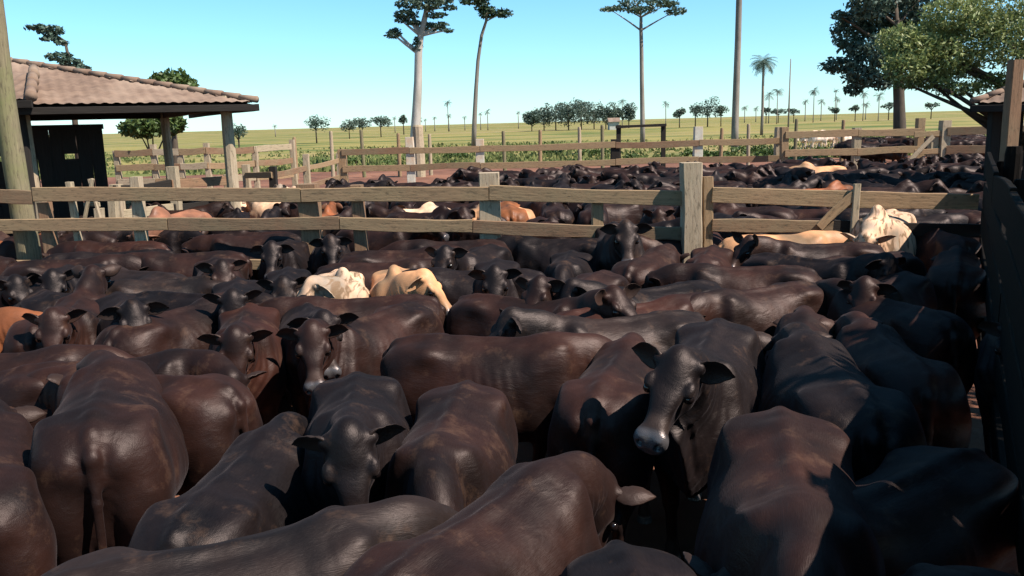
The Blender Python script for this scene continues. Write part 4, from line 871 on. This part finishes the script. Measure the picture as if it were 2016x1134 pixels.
exec_list = [
 # --- foreground
 ('R', 196, 838, 110, DBR, 'brown heifer seen from behind at the bottom left, broad rump and tail towards the viewer', dict(npt=-45, ny=40, girth=1.08, scale=1.1, length=.82)),
 ('R', 425, 765, 162, BRN, 'brown heifer standing side-on behind the broad rump at the bottom left, head lowered', dict(npt=-50, ny=30, girth=1.08)),
 ('W', 322, 706, 12, DBR, 'long-backed dark heifer at the left whose lowered head turns to the viewer', dict(npt=-38, ny=-62, hp=-12)),
 ('W', 95, 696, 8, BRN, 'dark back at the left edge lying between the long-backed heifer and the tan one', dict(npt=-50)),
 ('P', 622, 878, 278, BLK, 'black-faced heifer looking at the viewer from the lower left, ears spread wide', dict(npt=-12, ny=2, hp=-10, hr=4, ear=(18, 0), scale=1.05, length=.62)),
 ('H', 860, 768, 264, DBR, 'heifer with grey sheen on its rounded rump, right of the black face in front', dict(npt=-55, ny=25, girth=1.06)),
 ('R', 808, 676, -9, BRN, 'big glossy brown heifer standing broadside in the middle of the pen', dict(npt=-55, ny=45, girth=1.06, scale=1.03)),
 ('R', 1120, 790, 72, BRN, 'brown heifer seen from behind between the broadside animal and the long shiny face', dict(npt=-55, ny=10)),
 ('P', 1322, 706, 250, BLK, 'dark heifer facing the viewer, long shiny face and both ears out, right of centre', dict(npt=0, ny=-8, hp=-1, hr=-10, ear=(8, -6), scale=1.1)),
 ('P', 1222, 588, -30, BRN, 'heifer right of centre lifting its muzzle towards the viewer, black ear raised', dict(npt=2, ny=-22, hp=4, ear=(-28, 10))),
 ('R', 1690, 835, 84, BLK, 'black heifer facing away at the right, its whole left flank in deep shadow', dict(npt=-40, girth=1.05, scale=1.1)),
 ('R', 1592, 806, 256, BRN, 'reddish brown heifer in the right foreground heading towards the viewer, below the black one', dict(npt=-52, ny=-10, girth=1.06, scale=1.1)),
 ('R', 1828, 748, 84, RBR, 'red-brown heifer facing away, rightmost of the large sunlit animals', dict(npt=-35, girth=1.05)),
 ('R', 1905, 640, 104, BRN, 'brown heifer with a sunlit rump beside the dark chute wall', dict(npt=-30)),
 ('W', 1020, 908, 56, DBR, 'heifer at the bottom centre with lowered head and one upright ear showing', dict(npt=-62, ny=-8, ear=(-40, 0), girth=1.05)),
 ('R', 1872, 892, 212, DBR, 'dim brown rump in the shade at the lower right, below the chute wall', dict(npt=-50)),
 ('R', 1735, 1080, 300, BRN, 'lowest brown back at the bottom right corner, half in shade', dict(npt=-50)),
 ('M', 500, 1084, 22, GRY, 'greyish black back at the bottom edge, just right of the broad brown rump', dict(npt=-50, ny=30)),
 ('H', 1196, 1092, 278, BLK, 'black rump at the bottom edge between two brown backs', dict(npt=-40, scale=.95)),
 ('H', 446, 990, 84, BLK, 'black back in the dark gap left of the black face with ears spread', dict(npt=-45, scale=.94)),
 ('H', 14, 915, 118, DBR, 'dark brown hip cut by the left edge beside the broad rump', dict(npt=-40)),
 # --- second rank
 ('P', 148, 612, 286, BRN, 'brown-faced heifer looking at the viewer from the left edge, beside the tan one', dict(npt=-10, hp=-8)),
 ('W', 5, 612, 4, TAN, 'tan heifer at the left edge with a pale throat, head lowered', dict(npt=-30, hp=-10)),
 ('R', 268, 640, 66, DBR, 'round brown rump at the left, right of the brown face', dict(npt=-40, girth=1.08)),
 ('H', 160, 574, 130, BLK, 'black rounded hip at the left, just behind the brown face', dict(npt=-40)),
 ('P', 236, 520, 98, BRN, 'brown heifer seen from behind at the left with both ears pricked high', dict(npt=10, hp=-10, ear=(-45, 25))),
 ('P', 60, 545, 292, BLK, 'small black face towards the left edge, looking at the viewer over a dark back', dict(npt=-5, hp=-10)),
 ('P', 396, 597, 286, BLK, 'long black face with a bright wet nose, leftmost of the three heads in a row', dict(npt=-8, hp=-15)),
 ('P', 488, 646, 283, RBR, 'reddish face with a bright nose, middle and lowest of the three heads in a row', dict(npt=-12, hp=-14)),
 ('P', 604, 634, 238, BRN, 'brown head with a pale nose, rightmost of the three heads in a row', dict(npt=-6, ny=44, hp=-10, ear=(14, 0))),
 ('P', 496, 562, 283, BLK, 'black head looking at the viewer just left of the cream brindled cow', dict(npt=-8, hp=-8)),
 ('H', 745, 592, 186, BRN, 'brown heifer with a lit hip, in front of the cream brindled cow', dict(npt=-35)),
 ('H', 315, 545, 150, GRY, 'greyish hip with a lit ring of hair at the left, right of the pricked ears', dict(npt=-40)),
 ('W', 390, 585, -15, BLK, 'black back behind the three heads in a row', dict(npt=-40)),
 ('H', 1112, 610, 22, RBR, 'reddish back in the centre below the cluster of dark heads', dict(npt=-45, ny=10)),
 ('R', 1588, 565, 206, BRN, 'brown heifer side-on right of centre with a pale ring of light on its hip', dict(npt=-42, ny=10)),
 ('P', 1058, 560, 205, BLK, 'black head pointing left in the centre, upper of two', dict(npt=-5, hp=-5)),
 ('P', 985, 605, 196, GRY, 'grey-muzzled head pointing left in the centre, lower of two', dict(npt=-8, hp=0)),
 ('P', 942, 545, 270, BLK, 'black head facing the viewer in the middle of the packed dark cluster', dict(npt=-5, hp=-10)),
 ('W', 1400, 508, 250, RBR, 'reddish shouldered heifer right of centre with its head down', dict(npt=-50)),
 ('H', 1240, 518, 62, BRN, 'low brown hump of a heifer above the black raised ear', dict(npt=-45)),
 ('H', 1560, 516, 172, BRN, 'brown back just behind the pale-ringed hip at the right', dict(npt=-40)),
 ('P', 1735, 520, -48, BLK, 'black heifer at the right pointing its wet muzzle at the viewer', dict(npt=-8, ny=-20, hp=-10)),
 ('H', 1842, 462, 82, BRN, 'heifer with a rounded lit rump near the right end of the gate', dict(npt=-40)),
 ('H', 1885, 520, 62, BRN, 'small brown rump in front of the rounded lit one near the chute wall', dict(npt=-40)),
 ('P', 1950, 640, 235, BLK, 'dark head with a pale ear in the shade beside the chute wall', dict(npt=-5, hp=-10, ear=(20, 0))),
 ('P', 545, 482, 276, BLK, 'small black head in the back rank, next right of the curl-lit hip', dict(npt=-4, hp=-6)),
 ('P', 890, 486, 250, BLK, 'black head with one ear up over the dark back in the middle back rank', dict(npt=0, hp=-6)),
 ('P', 430, 530, 292, DBR, 'brown-black head in the left middle, left of the black head by the cream cow', dict(npt=-4, hp=-8)),
 ('P', 1120, 556, 240, DBR, 'dark head turned left, just left of the raised black ear', dict(npt=0, hp=-6)),
 ('P', 300, 590, 300, BLK, 'black head above the round brown rump at the left', dict(npt=-4, hp=-6)),
 ('P', 712, 628, 290, BLK, 'dark head low behind the broadside heifer, right of the three heads in a row', dict(npt=-8, hp=-8)),
 # --- third rank, up to the fence
 ('R', 1735, 486, 176, DBR, 'long dark back stretching below the plank gate, tail end to the right', dict(npt=-2, ny=30, ear=(-55, 0))),
 ('R', 1375, 462, 186, RBR, 'reddish dark heifer side-on below the thick gate post', dict(npt=-40)),
 ('P', 1225, 448, 268, GRY, 'grey-brown face looking out from under the top rail, left of the gate post', dict(npt=0, hp=-12, scale=1.12)),
 ('R', 1205, 478, 168, BLK, 'black heifer side-on left of the grey-brown face', dict(npt=-40)),
 ('R', 1030, 482, 182, DBR, 'dark heifer side-on under the reddish rail, tail end to the right', dict(npt=-42)),
 ('R', 670, 505, 6, BRN, 'brown heifer facing right behind the cream brindled cow, rump lit', dict(npt=-45)),
 ('R', 1045, 532, 176, BLK, 'black back right of the tan cow, sloping down to the dark cluster', dict(npt=-45)),
 ('P', 632, 472, 283, BLK, 'small black face looking at the viewer above the cream brindled cow', dict(npt=-2, hp=-10)),
 ('R', 592, 468, 184, DBR, 'dark heifer side-on near the fence with a curl of light on its hip', dict(npt=-42)),
 ('R', 470, 505, 184, BRN, 'brown back catching light, left of the head beside the cream cow', dict(npt=-42)),
 ('R', 325, 482, 178, RBR, 'reddish dark back near the fence at the left', dict(npt=-42)),
 ('R', 8, 472, 2, DBR, 'dark back against the mossy lower rail at the far left', dict(npt=-42)),
 ('H', 60, 515, 10, DBR, 'dark back at the left edge behind the small black face', dict(npt=-45)),
 ('W', 150, 505, 196, BLK, 'black shoulder at the left, behind the pricked ears', dict(npt=-42)),
 ('H', 430, 545, 200, GRY, 'greyish flank left of the black head beside the cream cow', dict(npt=-42)),
]
for a, px, py, hd, colr, lab, kw in exec_list:
    s = kw.pop('scale', 1.0)
    if a == 'P': kw['npt'] = kw.get('npt', 0) + 9; kw['hp'] = kw.get('hp', 0) - 12
    cow(a, px, py, hd, colr, lab, scale=s, lod=0 if py > 570 else 1, **kw)
PG = 'pale cattle in the near pen'
cow('P', 606, 556, 286, WHT, 'cream brindled humped cow facing left in the middle of the dark herd', name='zebu_cow', group=PG, kind='zebu', mat='coat_brindle', npt=0, ny=-70, hp=-10, fix=0, scale=1.0, length=.75)
cow('P', 846, 541, 276, CRM, 'smooth tan and cream cow facing right behind the glossy broadside heifer', name='pale_cow', group=PG, kind='zebu', mat='coat', npt=2, ny=68, length=.75, hp=-14, fix=0, scale=1.0)
cow('M', 1530, 466, 2, CRM, 'sunlit cream back just under the lower board of the plank gate', name='pale_cow', group=PG, npt=-45, lod=1, scale=1.02, fix=0)
cow('W', 1765, 428, 236, WHT, 'grey-brindled humped cow at the plank gate, head hanging down', name='zebu_cow', group=PG, kind='zebu', mat='coat_brindle', npt=-45, lod=1, scale=1.16)
cow('W', 312, 425, 262, (.16, .09, .06), 'dusty brown humped cow standing tall against the left rails', name='zebu_cow', group=PG, kind='zebu', npt=-50, lod=1, scale=1.16)

# push overlapping bodies apart sideways, a little
def caps(h): a = R(h['head']); d = np.array([math.cos(a), math.sin(a)]) * h['scale']; c = np.array([h['x'], h['y']]); return c - d * .55, c + d * .45
def segdist(p1, q1, p2, q2):
    best = (9, None)
    for s in np.linspace(0, 1, 7):
        for t in np.linspace(0, 1, 7):
            v = (p1 + (q1 - p1) * s) - (p2 + (q2 - p2) * t); l = float(np.hypot(*v))
            if l < best[0]: best = (l, v)
    return best
orig = [(h['x'], h['y']) for h in HERD]
for it in range(14):
    for i in range(len(HERD)):
        for j in range(i):
            a, b = HERD[i], HERD[j]
            if abs(a['x'] - b['x']) + abs(a['y'] - b['y']) > 2.6: continue
            l, v = segdist(*caps(a), *caps(b)); need = .54
            if l < need and l > 1e-4:
                m = v / l * (need - l) * .25
                a['x'] += m[0] * a['fix']; a['y'] += m[1] * a['fix']; b['x'] -= m[0] * b['fix']; b['y'] -= m[1] * b['fix']
    for h, (x, y) in zip(HERD, orig):
        lim = .14 if y < 6 else .28; dx, dy = h['x'] - x, h['y'] - y; l = math.hypot(dx, dy)
        if l > lim: h['x'] = x + dx / l * lim; h['y'] = y + dy / l * lim
# animals hidden deeper in the crowd: fill the gaps of the pen
rf = random.Random(5); fill = 0
for tries in range(3800):
    y = rf.uniform(4.5, 10.55); x = rf.uniform(-.66, .62) * y
    if x > cx(y) - .5 : continue
    hd = rf.choice((rf.uniform(150, 210), rf.uniform(60, 120), rf.uniform(-30, 30), rf.uniform(240, 290)))
    cand = dict(x=x, y=y, head=hd, scale=.96)
    if any(segdist(*caps(cand), *caps(h))[0] < .43 for h in HERD if abs(h['x'] - x) + abs(h['y'] - y) < 2.8): continue
    up = fill % 2 == 0 and y < 9
    if up: cand['head'] = 270 + math.degrees(math.atan2(-x, y)) + rf.uniform(-22, 22); cand['scale'] = .98
    HERD.append(dict(cand, color=rf.choice((BLK, DBR, DBR, BRN)), label='dark heifer raising its face to the viewer from a gap in the packed herd' if up else 'dark heifer wedged low in a gap between larger animals, mostly hidden', name='heifer', cat='cow', group='dark faces raised in the gaps of the herd' if up else 'heifers hidden in the gaps of the herd', kind='taurine', mat='coat', lod=1, kw=dict(npt=6, hp=-24, ny=rf.uniform(-15, 15)) if up else dict(npt=-48), fix=0)); fill += 1
    if fill > 84: break
print('filled', fill, 'herd', len(HERD))
for h in HERD:
    if h['y'] > 19.6 and h['group'].startswith('dark heifers') and '-brown face' not in h['label']: h['scale'] = .95
for k, h in enumerate(HERD):
    o = make_cow(h['name'], h['x'], h['y'], h['head'], h['color'], h['lod'], h['kind'], h['scale'], MAT[h['mat']], seed=k, **h['kw'])
    tag(o, h['label'], h['cat'], h['group']); h['obj'] = o

# ---------------------------------------------------------------- cattle packed beyond the rails (each its own object, meshes shared)
protos = []
for k, kw in enumerate([dict(npt=-40), dict(npt=-5, ny=30), dict(npt=0, ny=-35), dict(npt=-15, hp=-10), dict(npt=8), dict(npt=-30, ny=40)]):
    for kind in ('taurine', 'zebu') if k % 2 == 0 else ('taurine',):
        o = make_cow('bullock', 0, 0, 0, DBR, 2, kind, 1.05, MAT['coat'], seed=100 + k, **kw); protos.append((kind, o))
spots = []; rf = random.Random(11)
for tries in range(11000):
    y = 12.3 + 15.5 * rf.random() ** .8; x = rf.uniform(-.64, .66) * y
    if y > 23.5 and x < -.03 * y: continue
    if y > 19.5 and x < -.26 * y: continue
    hd = rf.choice((rf.uniform(150, 210), rf.uniform(-30, 30), rf.uniform(60, 120), rf.uniform(240, 300)))
    c0 = dict(x=x, y=y, head=hd, scale=1)
    if any(segdist(*caps(c0), *caps(h))[0] < .53 for h in spots if abs(h['x'] - x) + abs(h['y'] - y) < 2.6): continue
    spots.append(c0)
print('far cattle', len(spots))
pale = 0
spots.sort(key=lambda h: h['y'])
NI = max(60, 296 - len(HERD) - 62); rest = spots[NI:]
for k, h in enumerate(spots[:NI]):
    kind, p = protos[k % len(protos)]
    o = p.copy(); COL.objects.link(o); o.location = (h['x'], h['y'], 0); o.rotation_euler = (0, 0, R(h['head'])); s = rf.uniform(.90, 1.0); o.scale = (s, s, s)
    q = Vector((h['x'], h['y'])); pr = h['x'] / h['y']; left = pr < -.05
    r = rf.random()
    if left and r < .36: c = rf.choice((WHT, WHT, CRM, TAN)); o.scale = (.78, .8, .88); o.name = 'pale_cow'; tag(o, 'pale cow in the crowd seen between the rails of the front fence, left of centre', 'cow', 'pale cattle beyond the front fence')
    elif r < .035: c = rf.choice((TAN, RBR, CRM)); o.name = 'tan_cow'; tag(o, 'tan cow standing among the dark cattle beyond the front fence', 'cow', 'tan cattle beyond the front fence')
    else: c = rf.choice((BLK, BLK, DBR, DBR, BRN)); tag(o, 'dark animal in the packed herd beyond the front fence', 'cow', 'dark cattle beyond the front fence')
    o.color = (*c, 1)
# what lies beyond the animals one can tell apart reads as one mass
Vs = []; Fs = []; n0 = 0; At = {'muzzle': [], 'inner_ear': [], 'rest': []}
for k, h in enumerate(rest):
    me = protos[k % len(protos)][1].data; V = np.empty(len(me.vertices) * 3, np.float32); me.vertices.foreach_get('co', V); V = V.reshape(-1, 3)
    F = np.empty(len(me.polygons) * 4, np.int32); me.loops.foreach_get('vertex_index', F); M = rotz(R(h['head'])); V = (V * rf.uniform(.9, 1.0)) @ M.T.astype(np.float32) + np.array([h['x'], h['y'], 0], np.float32)
    for a in At:
        w = 3 if a == 'rest' else 1; q = np.empty(len(V) * w, np.float32); me.attributes[a].data.foreach_get('vector' if a == 'rest' else 'value', q); At[a].append(q)
    Vs.append(V); Fs.append(F.reshape(-1, 4) + n0); n0 += len(V)
if Vs:
    me = mesh_np('cattle_crowd', np.concatenate(Vs), np.concatenate(Fs))
    for a in At: at = me.attributes.new(a, 'FLOAT_VECTOR' if a == 'rest' else 'FLOAT', 'POINT'); at.data.foreach_set('vector' if a == 'rest' else 'value', np.concatenate(At[a]))
    o = link('cattle_crowd', me, MAT['coat']); o.color = (*DBR, 1); tag(o, 'far dark mass of cattle at the back of the pen beyond the front fence', 'cattle', kind='stuff')
for _, p in protos: bpy.data.objects.remove(p)
# orange pair right behind the lower rail, in the middle
for k, (px, c, lab) in enumerate(((955, CRM, 'left one of two orange-tan rumps behind the rails in the middle'), (1003, ORG, 'right one of two orange-tan rumps behind the rails in the middle'))):
    v = at_z(px, 408, 1.32); o = make_cow('tan_cow', v.x, v.y + .35, 84 + 10 * k, c, 1, 'taurine', 1.06, MAT['coat'], seed=200 + k, npt=-40); tag(o, lab, 'cow', 'orange-tan pair behind the rails')
# grazing cattle far out to the right
for k in range(46):
    px = rf.uniform(1675, 1765) if k % 3 == 0 else rf.uniform(1835, 1965); d = rf.uniform(39, 52)
    src = spots  # same shared meshes
    me = [o for o in bpy.data.objects if o.name.startswith('bullock') and o.type == 'MESH'][k % 7].data
    o = bpy.data.objects.new('bullock', me); COL.objects.link(o); o.location = (gx(px, d), d, 0); o.rotation_euler = (0, 0, rf.uniform(0, 6.28)); o.color = (*rf.choice((BLK, DBR, BRN)), 1)
    tag(o, 'dark animal in the distant pens around the shade tree', 'cow', 'dark cattle in the distant pens at the right')
for k in range(14):
    px = rf.uniform(1575, 1670); d = rf.uniform(62, 76)
    me = [o for o in bpy.data.objects if o.name.startswith('bullock') and o.type == 'MESH'][k % 5].data
    o = bpy.data.objects.new('white_cow', me); COL.objects.link(o); o.location = (gx(px, d), d, 0); o.rotation_euler = (0, 0, rf.choice((0, 3.1)) + rf.uniform(-.4, .4)); o.color = (.75, .72, .66, 1)
    tag(o, 'white cow grazing far out in the pasture left of the shade tree', 'cow', 'white cattle in the pasture')
